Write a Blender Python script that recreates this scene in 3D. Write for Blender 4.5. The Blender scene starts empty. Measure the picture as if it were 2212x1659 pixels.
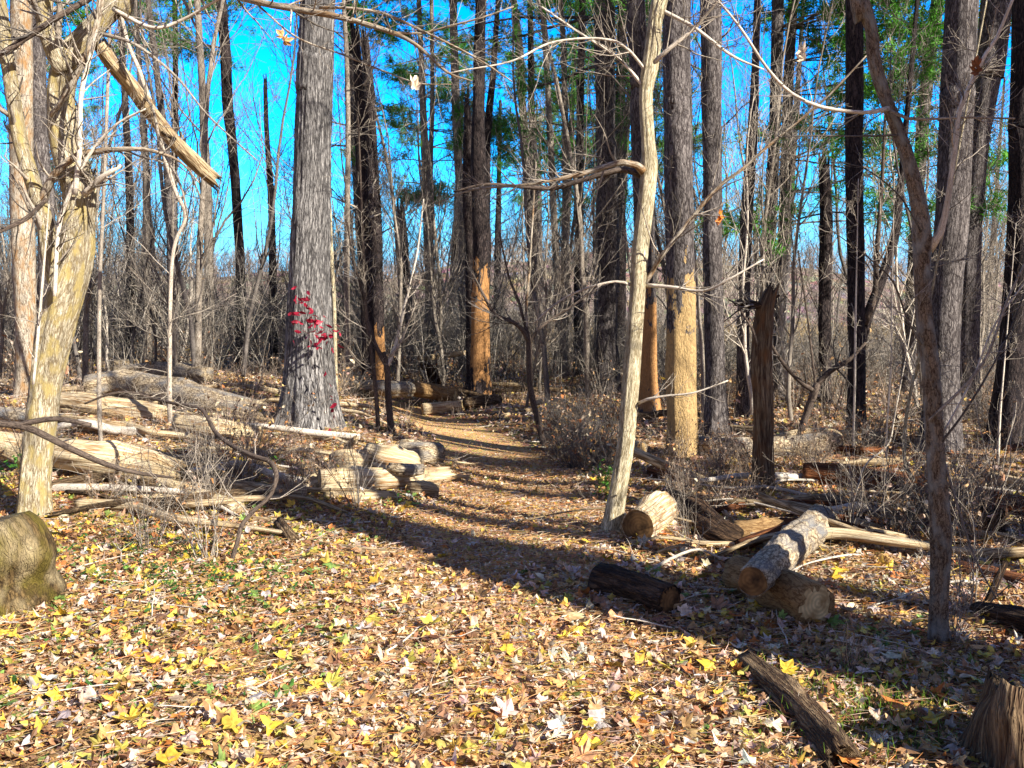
import bpy, math, random
import numpy as np
rng = np.random.default_rng(7)
random.seed(7)
scene = bpy.context.scene
C = scene.collection

# ------------------------------------------------------------ camera
W, H = 2212.0, 1659.0                 # measuring units of the picture plane
FOVX = 62.0
F = 0.5*W/math.tan(math.radians(FOVX/2))
HOR = 680.0
PITCH = math.atan((H/2-HOR)/F)
EYE = 1.6
cd = bpy.data.cameras.new('camera'); cam = bpy.data.objects.new('camera', cd); C.objects.link(cam)
cd.sensor_width = 36; cd.angle = math.radians(FOVX); cd.clip_end = 2000; cd.clip_start = 0.05
cam.location = (0, 0, EYE); cam.rotation_euler = (math.pi/2-PITCH, 0, 0)
scene.camera = cam

# ------------------------------------------------------------ sky and sun
SUN_AZ, SUN_EL = math.radians(129), math.radians(31)
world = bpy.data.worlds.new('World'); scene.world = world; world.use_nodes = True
nt = world.node_tree; nt.nodes.clear()
sky = nt.nodes.new('ShaderNodeTexSky'); sky.sky_type = 'NISHITA'; sky.sun_disc = False
sky.sun_elevation = SUN_EL; sky.sun_rotation = SUN_AZ; sky.air_density = 1.0; sky.dust_density = 0.3; sky.ozone_density = 2.0
# sky ahead tinted deep blue; the unseen rest dimmed to temper the fill light
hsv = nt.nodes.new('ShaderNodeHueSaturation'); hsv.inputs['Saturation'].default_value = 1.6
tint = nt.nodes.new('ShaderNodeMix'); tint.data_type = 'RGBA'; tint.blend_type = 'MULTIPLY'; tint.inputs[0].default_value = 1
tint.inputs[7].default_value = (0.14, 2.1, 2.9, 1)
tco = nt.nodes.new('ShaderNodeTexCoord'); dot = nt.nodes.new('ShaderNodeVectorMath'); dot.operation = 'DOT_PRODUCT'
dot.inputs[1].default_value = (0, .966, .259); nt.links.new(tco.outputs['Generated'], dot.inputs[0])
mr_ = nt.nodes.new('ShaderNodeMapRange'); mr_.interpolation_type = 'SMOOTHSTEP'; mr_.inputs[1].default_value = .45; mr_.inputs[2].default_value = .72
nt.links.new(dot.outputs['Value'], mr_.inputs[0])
dimsky = nt.nodes.new('ShaderNodeMix'); dimsky.data_type = 'RGBA'; dimsky.blend_type = 'MULTIPLY'; dimsky.inputs[0].default_value = 1
dimsky.inputs[7].default_value = (0.56, 0.48, 0.62, 1); nt.links.new(sky.outputs[0], dimsky.inputs[6])
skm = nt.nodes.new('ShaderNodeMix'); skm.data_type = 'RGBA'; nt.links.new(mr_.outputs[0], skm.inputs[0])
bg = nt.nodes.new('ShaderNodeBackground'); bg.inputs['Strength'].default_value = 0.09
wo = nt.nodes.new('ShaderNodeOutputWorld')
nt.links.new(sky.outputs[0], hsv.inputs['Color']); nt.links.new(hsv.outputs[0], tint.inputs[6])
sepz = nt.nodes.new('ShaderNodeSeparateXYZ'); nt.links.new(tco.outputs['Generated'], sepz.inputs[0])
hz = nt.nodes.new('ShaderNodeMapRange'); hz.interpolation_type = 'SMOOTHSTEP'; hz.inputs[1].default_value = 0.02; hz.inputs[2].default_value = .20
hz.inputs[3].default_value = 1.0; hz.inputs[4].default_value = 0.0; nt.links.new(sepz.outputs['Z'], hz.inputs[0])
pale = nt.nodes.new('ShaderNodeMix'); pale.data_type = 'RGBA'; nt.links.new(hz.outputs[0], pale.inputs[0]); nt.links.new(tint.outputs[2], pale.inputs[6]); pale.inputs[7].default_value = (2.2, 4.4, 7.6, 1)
nt.links.new(dimsky.outputs[2], skm.inputs[6]); nt.links.new(pale.outputs[2], skm.inputs[7])
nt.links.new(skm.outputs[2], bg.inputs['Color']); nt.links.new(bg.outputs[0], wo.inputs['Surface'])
sd = bpy.data.lights.new('sun', 'SUN'); sd.energy = 5.0; sd.angle = math.radians(0.5); sd.color = (1.0, 0.95, 0.86)
sun = bpy.data.objects.new('sun', sd); C.objects.link(sun)
sun.rotation_euler = (math.pi/2-SUN_EL, 0, -SUN_AZ+math.pi)
scene.view_settings.view_transform = 'Standard'; scene.view_settings.look = 'None'
scene.view_settings.exposure = 1.22; scene.view_settings.gamma = 1
scene.cycles.max_bounces = 4; scene.cycles.diffuse_bounces = 2; scene.cycles.glossy_bounces = 1
scene.cycles.transparent_max_bounces = 4

# ------------------------------------------------------------ terrain and picture-to-place helpers
PATH = np.array([(-0.3, -2), (-0.25, 2.5), (-0.12, 5), (-0.03, 7), (-0.1, 9), (-0.45, 11), (-1.1, 13), (-2.2, 15), (-4.2, 17), (-7, 19)])
def gz(x, y):
    x = np.asarray(x, float); y = np.asarray(y, float)
    z = 0.025*np.sin(x*1.3+0.5)*np.cos(y*0.9) + 0.012*np.sin(x*3.7+y*2.1)
    far = np.clip((y-38)/35, 0, 1); far = far*far*(3-2*far)
    side = 0.35+0.65*np.clip((x+5)/20, 0, 1)
    z = z - 2.0*far*side
    lump = np.clip((y-8)/10, 0, 1)
    z = z + lump*0.08*np.sin(x*0.45+1)*np.sin(y*0.35)
    pc = np.interp(y, PATH[:, 1], PATH[:, 0]); dd = np.abs(x-pc)
    z = z - 0.05*np.exp(-(dd/0.55)**4)*np.clip((y-4)/3, 0, 1)*np.clip((19-y)/2, 0, 1)
    z = z + .10*np.clip((dd-.75)/.5, 0, 1)*np.clip((y-6.5)/2.5, 0, 1)*np.clip((22-y)/3, 0, 1)
    z = z + .30*np.clip((-x-1.3)/2.5, 0, 1)*np.clip((y-6.8)/3, 0, 1)*np.clip((30-y)/8, 0, 1)
    return z
def ray(px, py):
    a = (px-W/2)/F; b = -(py-H/2)/F
    c, s = math.cos(PITCH), math.sin(PITCH)
    return np.array([a, c+b*s, b*c-s])
def P(px, py, Y):
    r = ray(px, py); return np.array([0, 0, EYE])+r*(Y/r[1])
def G(px, py, lift=0.0):
    r = ray(px, py); z = 0.0
    for _ in range(6):
        k = (z+lift-EYE)/r[2]; p = np.array([0, 0, EYE])+r*k; z = float(gz(p[0], p[1]))
    return p
def RW(w, Y): return 0.5*w*Y/F

# ------------------------------------------------------------ mesh building
ORI = {}
def nrm(v):
    n = np.linalg.norm(v, axis=-1, keepdims=True); return v/np.maximum(n, 1e-9)
class MB:
    def __init__(s): s.v = []; s.f = []; s.t = []; s.b = []; s.c = []; s.tc = []; s.n = 0
    def add(s, v, quads=None, tris=None, bk=None, col=None):
        v = np.asarray(v, float).reshape(-1, 3)
        if quads is not None and len(quads): s.f.append(np.asarray(quads)+s.n)
        if tris is not None and len(tris): s.t.append(np.asarray(tris)+s.n)
        s.v.append(v); s.b.append(v if bk is None else np.asarray(bk, float).reshape(-1, 3))
        s.c.append(np.ones((len(v), 3))*0.5 if col is None else np.asarray(col, float).reshape(-1, 3)); s.n += len(v)
    def tubes(s, PP, RR, S=3, cap=False, off=None):
        """PP [N,K,3], RR [N,K]"""
        N, K, _ = PP.shape
        T = np.gradient(PP, axis=1); T = nrm(T)
        avg = nrm(T.mean(axis=1))
        ref = np.where(np.abs(avg[:, 2:3]) > 0.7, np.array([[1., 0, 0]]), np.array([[0., 0, 1]]))[:, None, :]
        U = nrm(ref-(ref*T).sum(-1, keepdims=True)*T); V = np.cross(T, U)
        th = np.arange(S)*2*math.pi/S
        c, sn = np.cos(th), np.sin(th)
        verts = PP[:, :, None, :]+RR[:, :, None, None]*(c[None, None, :, None]*U[:, :, None, :]+sn[None, None, :, None]*V[:, :, None, :])
        L = np.concatenate([np.zeros((N, 1)), np.cumsum(np.linalg.norm(np.diff(PP, axis=1), axis=-1), axis=1)], axis=1)
        rb = RR.max(axis=1)[:, None, None]
        o = rng.uniform(0, 50, (N, 1, 1)) if off is None else np.full((N, 1, 1), off)
        bk = np.stack([c[None, None]*rb+o+0*RR[:, :, None], sn[None, None]*rb+o+0*RR[:, :, None], L[:, :, None]+0*c[None, None]], axis=-1)
        idx = np.arange(N*K*S).reshape(N, K, S)
        a = idx[:, :-1, :]; b = np.roll(a, -1, axis=2); d = idx[:, 1:, :]; e = np.roll(d, -1, axis=2)
        q = np.stack([a, b, e, d], axis=-1).reshape(-1, 4)
        tr = None
        if cap:
            tr = []
            for i in range(N):
                for kk in (0, K-1):
                    r_ = idx[i, kk]
                    for j in range(1, S-1): tr.append((r_[0], r_[j], r_[j+1]))
        s.add(verts.reshape(-1, 3), q, tr, bk.reshape(-1, 3))
    def mesh(s, name, mat, origin=(0, 0, 0), smooth=True):
        v = np.concatenate(s.v)-np.asarray(origin); me = bpy.data.meshes.new(name)
        q = np.concatenate(s.f) if s.f else np.zeros((0, 4), int)
        t = np.concatenate(s.t) if s.t else np.zeros((0, 3), int)
        me.vertices.add(len(v)); me.vertices.foreach_set('co', v.astype(np.float32).ravel())
        li = np.concatenate([q.ravel(), t.ravel()]).astype(np.int32)
        me.loops.add(len(li)); me.loops.foreach_set('vertex_index', li)
        st = np.concatenate([np.arange(len(q))*4, len(q)*4+np.arange(len(t))*3]).astype(np.int32)
        me.polygons.add(len(q)+len(t)); me.polygons.foreach_set('loop_start', st)
        me.polygons.foreach_set('use_smooth', np.full(len(q)+len(t), smooth))
        me.update(calc_edges=True)
        at = me.attributes.new('bk', 'FLOAT_VECTOR', 'POINT'); at.data.foreach_set('vector', np.concatenate(s.b).astype(np.float32).ravel())
        at = me.attributes.new('tone', 'FLOAT_VECTOR', 'POINT'); at.data.foreach_set('vector', np.concatenate(s.c).astype(np.float32).ravel())
        if mat: me.materials.append(mat)
        return me
    def build(s, name, mat, parent=None, origin=None, smooth=True):
        if not s.v: return None
        o0 = ORI[parent.name] if parent is not None else (np.zeros(3) if origin is None else np.asarray(origin, float))
        o = bpy.data.objects.new(name, s.mesh(name, mat, o0, smooth)); C.objects.link(o)
        if parent is not None: o.parent = parent
        else: o.location = tuple(o0)
        ORI[o.name] = o0
        return o
def tag(o, label=None, cat=None, group=None, kind=None):
    if label: o['label'] = label
    if cat: o['category'] = cat
    if group: o['group'] = group
    if kind: o['kind'] = kind
    return o
def empty(name, loc, label, cat, group=None):
    o = bpy.data.objects.new(name, None); C.objects.link(o); o.location = tuple(loc); o.empty_display_size = .1
    ORI[o.name] = np.asarray(loc, float); return tag(o, label, cat, group)

# smooth curve through picked points
def curve(pts, step):
    pts = np.asarray(pts, float); n = len(pts)
    if n == 2: cps = pts
    e = np.vstack([2*pts[0]-pts[1], pts, 2*pts[-1]-pts[-2]])
    out = []
    for i in range(1, n):
        p0, p1, p2, p3 = e[i-1], e[i], e[i+1], e[i+2]
        m = max(1, int(np.linalg.norm(p2[:3]-p1[:3])/step))
        for t in np.arange(m)/m:
            a = 0.5*((2*p1)+(-p0+p2)*t+(2*p0-5*p1+4*p2-p3)*t*t+(-p0+3*p1-3*p2+p3)*t**3)
            a[3] = p1[3]+(p2[3]-p1[3])*t
            out.append(a)
    out.append(pts[-1]); return np.array(out)
def stem(mb, pts, S=14, step=0.12, lump=0.05, cap=True, flare=0.0, jag=0.0, ridge=0.0, knots=0, squash=1.0, off=None):
    """pts rows: x,y,z,r.  A lumpy tapering trunk, base first."""
    c = curve(pts, step); p = c[:, :3]; r = c[:, 3]
    K = len(p)
    L = np.concatenate([[0], np.cumsum(np.linalg.norm(np.diff(p, axis=0), axis=1))])
    T = nrm(np.gradient(p, axis=0)); avg = nrm(T.mean(axis=0))
    ref = np.array([1., 0, 0]) if abs(avg[2]) > .7 else np.array([0, 0, 1.])
    U = nrm(ref-(T@ref)[:, None]*T); V = np.cross(T, U)
    th = np.arange(S)*2*math.pi/S; cc, ss = np.cos(th), np.sin(th)
    rr = np.repeat(r[:, None], S, 1)
    ph = rng.uniform(0, 6.28, 8)
    for k, (m, fz) in enumerate([(2, 1.1), (3, 2.3), (1, 3.9), (5, 6.0), (4, 9.0)]):
        rr = rr*(1+lump*[.8, .6, .5, .35, .3][k]*np.sin(m*th[None]+ph[k]+fz*L[:, None]))
    if ridge:
        for k in range(9):
            m = rng.integers(7, max(8, S//3)); rr = rr*(1+ridge*.5*np.sin(m*th[None]+rng.uniform(0, 6.28)+1.5*np.sin(L[:, None]*rng.uniform(1.5, 5)+ph[k % 8])+L[:, None]*rng.normal()*2))
        rr = rr*(1+ridge*.5*rng.normal(size=rr.shape)*.5)
    for _ in range(knots):
        kz = rng.uniform(0.05, .95)*L[-1]; kt = rng.uniform(0, 6.28); sz = rng.uniform(.4, .9)*r.mean()
        g = np.exp(-((L[:, None]-kz)/sz)**2-((np.angle(np.exp(1j*(th[None]-kt))))/.5)**2)
        rr = rr+g*r.mean()*rng.uniform(.12, .3)
    if flare:
        lob = 1+0.35*np.sin(5*th+ph[5])[None]+.2*np.sin(3*th+ph[6])[None]
        rr = rr*(1+flare*np.exp(-L[:, None]/(r[0]*1.7))*lob)
    verts = p[:, None]+rr[..., None]*(cc[None, :, None]*U[:, None]*squash+ss[None, :, None]*V[:, None])
    if jag:
        jg = rng.uniform(0, 1, S)**1.5; jg = jg*jag
        verts[-1] += T[-1][None]*jg[:, None]
        verts[-2] += T[-1][None]*(jg*.6)[:, None]
    rb = r.max(); o = rng.uniform(0, 50) if off is None else off
    bk = np.stack([cc[None]*rb+o+0*rr, ss[None]*rb+o+0*rr, L[:, None]+0*rr], axis=-1)
    idx = np.arange(K*S).reshape(K, S); a = idx[:-1]; b = np.roll(a, -1, 1); d = idx[1:]; e = np.roll(d, -1, 1)
    q = np.stack([a, b, e, d], -1).reshape(-1, 4)
    if cap:
        vv = np.vstack([verts.reshape(-1, 3), p[0][None], (p[-1]-T[-1]*jag*.3)[None]])
        bb = np.vstack([bk.reshape(-1, 3), [[o, o, 0]], [[o, o, L[-1]]]])
        tr = [(K*S, idx[0, (j+1) % S], idx[0, j]) for j in range(S)]+[(K*S+1, idx[-1, j], idx[-1, (j+1) % S]) for j in range(S)]
        mb.add(vv, q, tr, bb)
    else: mb.add(verts.reshape(-1, 3), q, None, bk.reshape(-1, 3))
    return c, verts

def spawn(PP, RR, n, L0, t0=.15, t1=1., ang=(30, 65), K=6, ratio=.55, curl=.25, up=.08, rmin=.0012, lvar=.5, tipr=.25, dirbias=None, lpar=0.5):
    N, Kp, _ = PP.shape
    M = N*n
    if M == 0: return np.zeros((0, K, 3)), np.zeros((0, K))
    par = np.repeat(np.arange(N), n); t = rng.uniform(t0, t1, M)*(Kp-1)
    i = np.minimum(t.astype(int), Kp-2); fr = (t-i)[:, None]
    pos = PP[par, i]*(1-fr)+PP[par, i+1]*fr; r = RR[par, i]*(1-fr[:, 0])+RR[par, i+1]*fr[:, 0]
    tan = nrm(PP[par, i+1]-PP[par, i])
    rv = rng.normal(size=(M, 3))
    if dirbias is not None: rv = rv+np.asarray(dirbias)
    per = nrm(rv-(rv*tan).sum(-1, keepdims=True)*tan)
    a = np.radians(rng.uniform(ang[0], ang[1], M))[:, None]
    d = nrm(np.cos(a)*tan+np.sin(a)*per)
    Ln = L0*rng.uniform(1-lvar, 1+lvar, M)*(1-lpar*t/(Kp-1))
    out = np.zeros((M, K, 3)); out[:, 0] = pos
    for k in range(1, K):
        d = nrm(d+rng.normal(size=(M, 3))*curl*.5+np.array([0, 0, up]))
        out[:, k] = out[:, k-1]+d*(Ln/(K-1))[:, None]
    r0 = np.maximum(r*ratio*rng.uniform(.7, 1, M), rmin)
    R = r0[:, None]*np.linspace(1, tipr, K)[None]
    R = np.maximum(R, rmin*.6)
    return out, R
def pline(c):  # curve rows -> arrays
    return c[None, :, :3], c[None, :, 3]
def resample(c, K):
    i = np.linspace(0, len(c)-1, K); j = np.minimum(i.astype(int), len(c)-2); f = (i-j)[:, None]
    return c[j]*(1-f)+c[j+1]*f

# ------------------------------------------------------------ materials
def lin(c): return tuple((v/255/12.92 if v/255 <= .04045 else ((v/255+.055)/1.055)**2.4) for v in c)
def nodes(name):
    m = bpy.data.materials.new(name); m.use_nodes = True; n = m.node_tree
    b = n.nodes['Principled BSDF']; return m, n, b
def N(n, t, **kw):
    x = n.nodes.new(t)
    for k, v in kw.items():
        if k in x.inputs.keys() if isinstance(k, str) else False: x.inputs[k].default_value = v
        else: setattr(x, k, v)
    return x
def ramp(n, src, stops):
    r = n.nodes.new('ShaderNodeValToRGB'); e = r.color_ramp.elements
    while len(e) < len(stops): e.new(.5)
    for el, (p, c) in zip(e, stops): el.position = p; el.color = (*c[:3], 1)
    n.links.new(src, r.inputs[0]); return r.outputs[0]
def mix(n, fac, a, b, bt='MIX'):
    m = n.nodes.new('ShaderNodeMix'); m.data_type = 'RGBA'; m.blend_type = bt
    for i, s in ((0, fac), (6, a), (7, b)):
        if isinstance(s, (int, float)): m.inputs[i].default_value = s
        elif isinstance(s, tuple): m.inputs[i].default_value = (*s[:3], 1)
        else: n.links.new(s, m.inputs[i])
    return m.outputs[2]
def bkcoord(n, sc):
    a = n.nodes.new('ShaderNodeAttribute'); a.attribute_name = 'bk'
    mp = n.nodes.new('ShaderNodeMapping'); mp.inputs['Scale'].default_value = sc
    n.links.new(a.outputs['Vector'], mp.inputs['Vector']); return mp.outputs[0]
def bark(name, light, dark, scale=40, stretch=.18, crack=.5, bump=.6, dist=.006, moss=None, stain=None, peel=None, rough=.9, vary=None):
    m, n, b = nodes(name)
    co = bkcoord(n, (scale, scale, scale*stretch))
    # warp
    nz = N(n, 'ShaderNodeTexNoise'); nz.inputs['Scale'].default_value = .8; nz.inputs['Detail'].default_value = 3; n.links.new(co, nz.inputs['Vector'])
    ad = n.nodes.new('ShaderNodeMix'); ad.data_type = 'VECTOR'; ad.inputs[0].default_value = .12
    n.links.new(co, ad.inputs[4]); n.links.new(nz.outputs['Color'], ad.inputs[5])
    sc2 = n.nodes.new('ShaderNodeVectorMath'); sc2.operation = 'MULTIPLY_ADD'
    n.links.new(nz.outputs['Color'], sc2.inputs[0]); sc2.inputs[1].default_value = (1.2, 1.2, 1.2); n.links.new(co, sc2.inputs[2])
    def furrow(scale, det):
        f = N(n, 'ShaderNodeTexNoise'); f.inputs['Scale'].default_value = scale; f.inputs['Detail'].default_value = det; f.inputs['Roughness'].default_value = .55
        n.links.new(co, f.inputs['Vector'])
        s1 = n.nodes.new('ShaderNodeMath'); s1.operation = 'SUBTRACT'; n.links.new(f.outputs['Fac'], s1.inputs[0]); s1.inputs[1].default_value = .5
        s2 = n.nodes.new('ShaderNodeMath'); s2.operation = 'ABSOLUTE'; n.links.new(s1.outputs[0], s2.inputs[0]); return s2.outputs[0]
    fa = ramp(n, furrow(.9, 4), [(0.0, (0, 0, 0)), (max(.02, crack*.16), (1, 1, 1))])
    fb = ramp(n, furrow(2.1, 3), [(0.0, (.35,)*3), (max(.02, crack*.12), (1, 1, 1))])
    n2 = N(n, 'ShaderNodeTexNoise'); n2.inputs['Scale'].default_value = 3.0; n2.inputs['Detail'].default_value = 6; n2.inputs['Roughness'].default_value = .7
    n.links.new(co, n2.inputs['Vector'])
    n3 = N(n, 'ShaderNodeTexNoise'); n3.inputs['Scale'].default_value = .13; n3.inputs['Detail'].default_value = 4
    co3 = bkcoord(n, (scale, scale, scale*.5)); n.links.new(co3, n3.inputs['Vector'])
    crk = mix(n, 1.0, fa, fb, 'MULTIPLY')
    grain = ramp(n, n2.outputs['Fac'], [(.3, (.45,)*3), (.7, (1, 1, 1))])
    ht = mix(n, 1.0, crk, grain, 'MULTIPLY')
    base = mix(n, ht, dark, light)
    if vary:
        vz = N(n, 'ShaderNodeTexNoise'); vz.inputs['Scale'].default_value = .9; vz.inputs['Detail'].default_value = 1
        n.links.new(bkcoord(n, (1.7, 1.7, .02)), vz.inputs['Vector']); base = mix(n, 1.0, base, ramp(n, vz.outputs['Fac'], [(.36, (vary,)*3), (.62, (1.15,)*3)]), 'MULTIPLY')
    var = ramp(n, n3.outputs['Fac'], [(.3, (.62, .6, .58)), (.7, (1.15, 1.13, 1.1))])
    col = mix(n, 1.0, base, var, 'MULTIPLY')
    if stain:
        sn = N(n, 'ShaderNodeTexNoise'); sn.inputs['Scale'].default_value = .3; n.links.new(co3, sn.inputs['Vector'])
        k = ramp(n, sn.outputs['Fac'], [(.44, (0, 0, 0)), (.72, (.85,)*3)]); col = mix(n, k, col, stain)
    if moss:
        sn = N(n, 'ShaderNodeTexNoise'); sn.inputs['Scale'].default_value = .22; sn.inputs['Detail'].default_value = 8; n.links.new(co3, sn.inputs['Vector'])
        k = ramp(n, sn.outputs['Fac'], [(.48, (0, 0, 0)), (.62, (.8,)*3)]); col = mix(n, k, col, moss)
    if peel:      # (z0, z1, wood colour): stretch of trunk whose bark has come off
        z0, z1, wood = peel
        gm = n.nodes.new('ShaderNodeNewGeometry'); sp = n.nodes.new('ShaderNodeSeparateXYZ'); n.links.new(gm.outputs['Position'], sp.inputs[0])
        nn = N(n, 'ShaderNodeTexNoise'); nn.inputs['Scale'].default_value = .22; nn.inputs['Detail'].default_value = 7; nn.inputs['Roughness'].default_value = .65; n.links.new(co3, nn.inputs['Vector'])
        ma = n.nodes.new('ShaderNodeMath'); ma.operation = 'MULTIPLY_ADD'; n.links.new(nn.outputs['Fac'], ma.inputs[0]); ma.inputs[1].default_value = (z1-z0)*2.2
        n.links.new(sp.outputs['Z'], ma.inputs[2])
        mid = (z0+z1)/2+(z1-z0)*1.1
        mr = n.nodes.new('ShaderNodeMath'); mr.operation = 'SUBTRACT'; n.links.new(ma.outputs[0], mr.inputs[0]); mr.inputs[1].default_value = mid
        ab = n.nodes.new('ShaderNodeMath'); ab.operation = 'ABSOLUTE'; n.links.new(mr.outputs[0], ab.inputs[0])
        lt = n.nodes.new('ShaderNodeMath'); lt.operation = 'LESS_THAN'; n.links.new(ab.outputs[0], lt.inputs[0]); lt.inputs[1].default_value = (z1-z0)*.5
        gw = ramp(n, n2.outputs['Fac'], [(.3, tuple(v*.55 for v in wood)), (.65, wood)])
        col = mix(n, lt.outputs[0], col, gw)
    n.links.new(col, b.inputs['Base Color']); b.inputs['Roughness'].default_value = rough
    b.inputs['Specular IOR Level'].default_value = .2
    bp = n.nodes.new('ShaderNodeBump'); bp.inputs['Strength'].default_value = bump; bp.inputs['Distance'].default_value = dist
    n.links.new(ht, bp.inputs['Height']); n.links.new(bp.outputs[0], b.inputs['Normal'])
    return m
def cutwood(name, light, dark, rings=90):
    m, n, b = nodes(name)
    a = n.nodes.new('ShaderNodeAttribute'); a.attribute_name = 'bk'
    nz = N(n, 'ShaderNodeTexNoise'); nz.inputs['Scale'].default_value = 12; nz.inputs['Detail'].default_value = 5; n.links.new(a.outputs['Vector'], nz.inputs['Vector'])
    wv = N(n, 'ShaderNodeTexWave'); wv.wave_type = 'RINGS'; wv.rings_direction = 'Z'; wv.inputs['Scale'].default_value = rings/6.28
    wv.inputs['Distortion'].default_value = 2.5; wv.inputs['Detail'].default_value = 3; n.links.new(a.outputs['Vector'], wv.inputs['Vector'])
    c = mix(n, wv.outputs['Fac'], tuple(v*.72 for v in light), light)
    k = ramp(n, nz.outputs['Fac'], [(.42, (0, 0, 0)), (.68, (.9,)*3)])
    c = mix(n, k, c, dark)
    n.links.new(c, b.inputs['Base Color']); b.inputs['Roughness'].default_value = .85; b.inputs['Specular IOR Level'].default_value = .2
    bp = n.nodes.new('ShaderNodeBump'); bp.inputs['Strength'].default_value = .4; bp.inputs['Distance'].default_value = .004
    n.links.new(nz.outputs['Fac'], bp.inputs['Height']); n.links.new(bp.outputs[0], b.inputs['Normal'])
    return m
def plain(name, c1, c2, scale=9, rough=.85, trans=0.0):
    m, n, b = nodes(name)
    a = n.nodes.new('ShaderNodeAttribute'); a.attribute_name = 'bk'
    nz = N(n, 'ShaderNodeTexNoise'); nz.inputs['Scale'].default_value = scale; nz.inputs['Detail'].default_value = 4; n.links.new(a.outputs['Vector'], nz.inputs['Vector'])
    c = ramp(n, nz.outputs['Fac'], [(.35, c1), (.65, c2)]); n.links.new(c, b.inputs['Base Color']); b.inputs['Roughness'].default_value = rough
    b.inputs['Specular IOR Level'].default_value = .25
    return m
def toned(name, rough=.6, trans=0.25, spec=.3):
    """colour carried leaf by leaf, with veins of noise; thin leaves let some sun through"""
    m, n, b = nodes(name)
    a = n.nodes.new('ShaderNodeAttribute'); a.attribute_name = 'tone'
    bk_ = n.nodes.new('ShaderNodeAttribute'); bk_.attribute_name = 'bk'
    nz = N(n, 'ShaderNodeTexNoise'); nz.inputs['Scale'].default_value = 45; nz.inputs['Detail'].default_value = 4; n.links.new(bk_.outputs['Vector'], nz.inputs['Vector'])
    v = ramp(n, nz.outputs['Fac'], [(.3, (.6, .55, .5)), (.6, (1.08, 1.06, 1.04))])
    c = mix(n, 1.0, a.outputs['Vector'], v, 'MULTIPLY')
    n.links.new(c, b.inputs['Base Color']); b.inputs['Roughness'].default_value = rough; b.inputs['Specular IOR Level'].default_value = spec
    if trans:
        tb = n.nodes.new('ShaderNodeBsdfTranslucent'); n.links.new(c, tb.inputs['Color'])
        ms = n.nodes.new('ShaderNodeMixShader'); ms.inputs[0].default_value = trans
        n.links.new(b.outputs[0], ms.inputs[1]); n.links.new(tb.outputs[0], ms.inputs[2])
        n.links.new(ms.outputs[0], n.nodes['Material Output'].inputs['Surface'])
    return m
M = {}
M['maple'] = bark('maple_bark', lin((244, 234, 204)), lin((116, 98, 68)), 60, .16, .55, .9, .006, moss=lin((176, 156, 96)))
M['maple2'] = bark('grey_maple_bark', lin((215, 205, 185)), lin((95, 80, 65)), 40, .2, .4, .6, .006, stain=lin((150, 110, 62)))
M['white'] = bark('pale_bark', lin((252, 240, 205)), lin((120, 104, 70)), 75, .13, .45, .8, .005)
M['big'] = bark('grey_ridged_bark', lin((196, 192, 188)), lin((46, 43, 44)), 30, .17, .55, 1.0, .015)
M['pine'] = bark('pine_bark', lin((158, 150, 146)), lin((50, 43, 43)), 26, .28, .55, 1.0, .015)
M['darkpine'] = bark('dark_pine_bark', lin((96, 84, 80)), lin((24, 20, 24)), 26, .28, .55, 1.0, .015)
M['slim'] = bark('slim_grey_bark', lin((178, 168, 154)), lin((90, 78, 66)), 40, .3, .35, .5, .005)
M['crook'] = bark('dark_smooth_bark', lin((118, 104, 92)), lin((48, 38, 34)), 60, .25, .3, .5, .003)
M['curved'] = bark('brown_scarred_bark', lin((176, 154, 128)), lin((66, 50, 38)), 70, .45, .4, .9, .006, stain=lin((160, 160, 152)))
M['twig'] = bark('twig_bark', lin((220, 208, 190)), lin((104, 92, 80)), 90, .3, .3, .3, .002, vary=.3)
M['twigdark'] = bark('dark_twig_bark', lin((150, 142, 134)), lin((60, 54, 52)), 90, .3, .3, .3, .002, vary=.35)
M['twigpale'] = bark('pale_twig_bark', lin((245, 236, 220)), lin((165, 150, 130)), 90, .3, .3, .3, .002)
M['shrub'] = bark('shrub_bark', lin((216, 196, 174)), lin((100, 82, 68)), 90, .3, .3, .3, .002, vary=.25)
M['thicket'] = bark('thicket_bark', lin((206, 197, 182)), lin((92, 86, 80)), 20, .3, .3, .3, .002, vary=.16)
M['barewood'] = bark('bare_wood', lin((252, 238, 202)), lin((150, 108, 62)), 34, .05, .4, .9, .008, stain=lin((222, 196, 148)))
M['oldwood'] = bark('weathered_wood', lin((228, 206, 165)), lin((110, 84, 55)), 30, .08, .4, .8, .008)
M['redwood'] = bark('rotten_red_wood', lin((168, 108, 66)), lin((48, 24, 14)), 26, .07, .5, 1.0, .015)
M['darkbark'] = bark('dark_ridged_bark', lin((142, 112, 84)), lin((32, 22, 17)), 38, .14, .6, 1.2, .02)
M['shagbark'] = bark('shaggy_bark', lin((204, 174, 134)), lin((62, 42, 28)), 34, .12, .6, 1.3, .02)
M['stump'] = bark('mossy_stump_bark', lin((122, 100, 64)), lin((50, 38, 22)), 42, .3, .4, .9, .015, moss=lin((104, 92, 34)), stain=lin((178, 160, 122)))
M['birchlog'] = bark('pale_log_bark', lin((236, 216, 180)), lin((96, 76, 52)), 26, .5, .5, .9, .008, stain=lin((120, 122, 124)))
M['tanlog'] = bark('tan_log_bark', lin((176, 144, 98)), lin((110, 80, 48)), 30, .3, .3, .5, .006)
M['cut'] = cutwood('cut_end_wood', lin((232, 204, 148)), lin((150, 112, 66)))
M['cutdark'] = cutwood('rotten_end_wood', lin((134, 100, 62)), lin((34, 22, 15)))
M['leaf'] = toned('fallen_leaf', .55, .18)
M['green'] = toned('green_leaf', .5, .3)
M['needle'] = toned('pine_needle', .6, .3)

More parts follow.
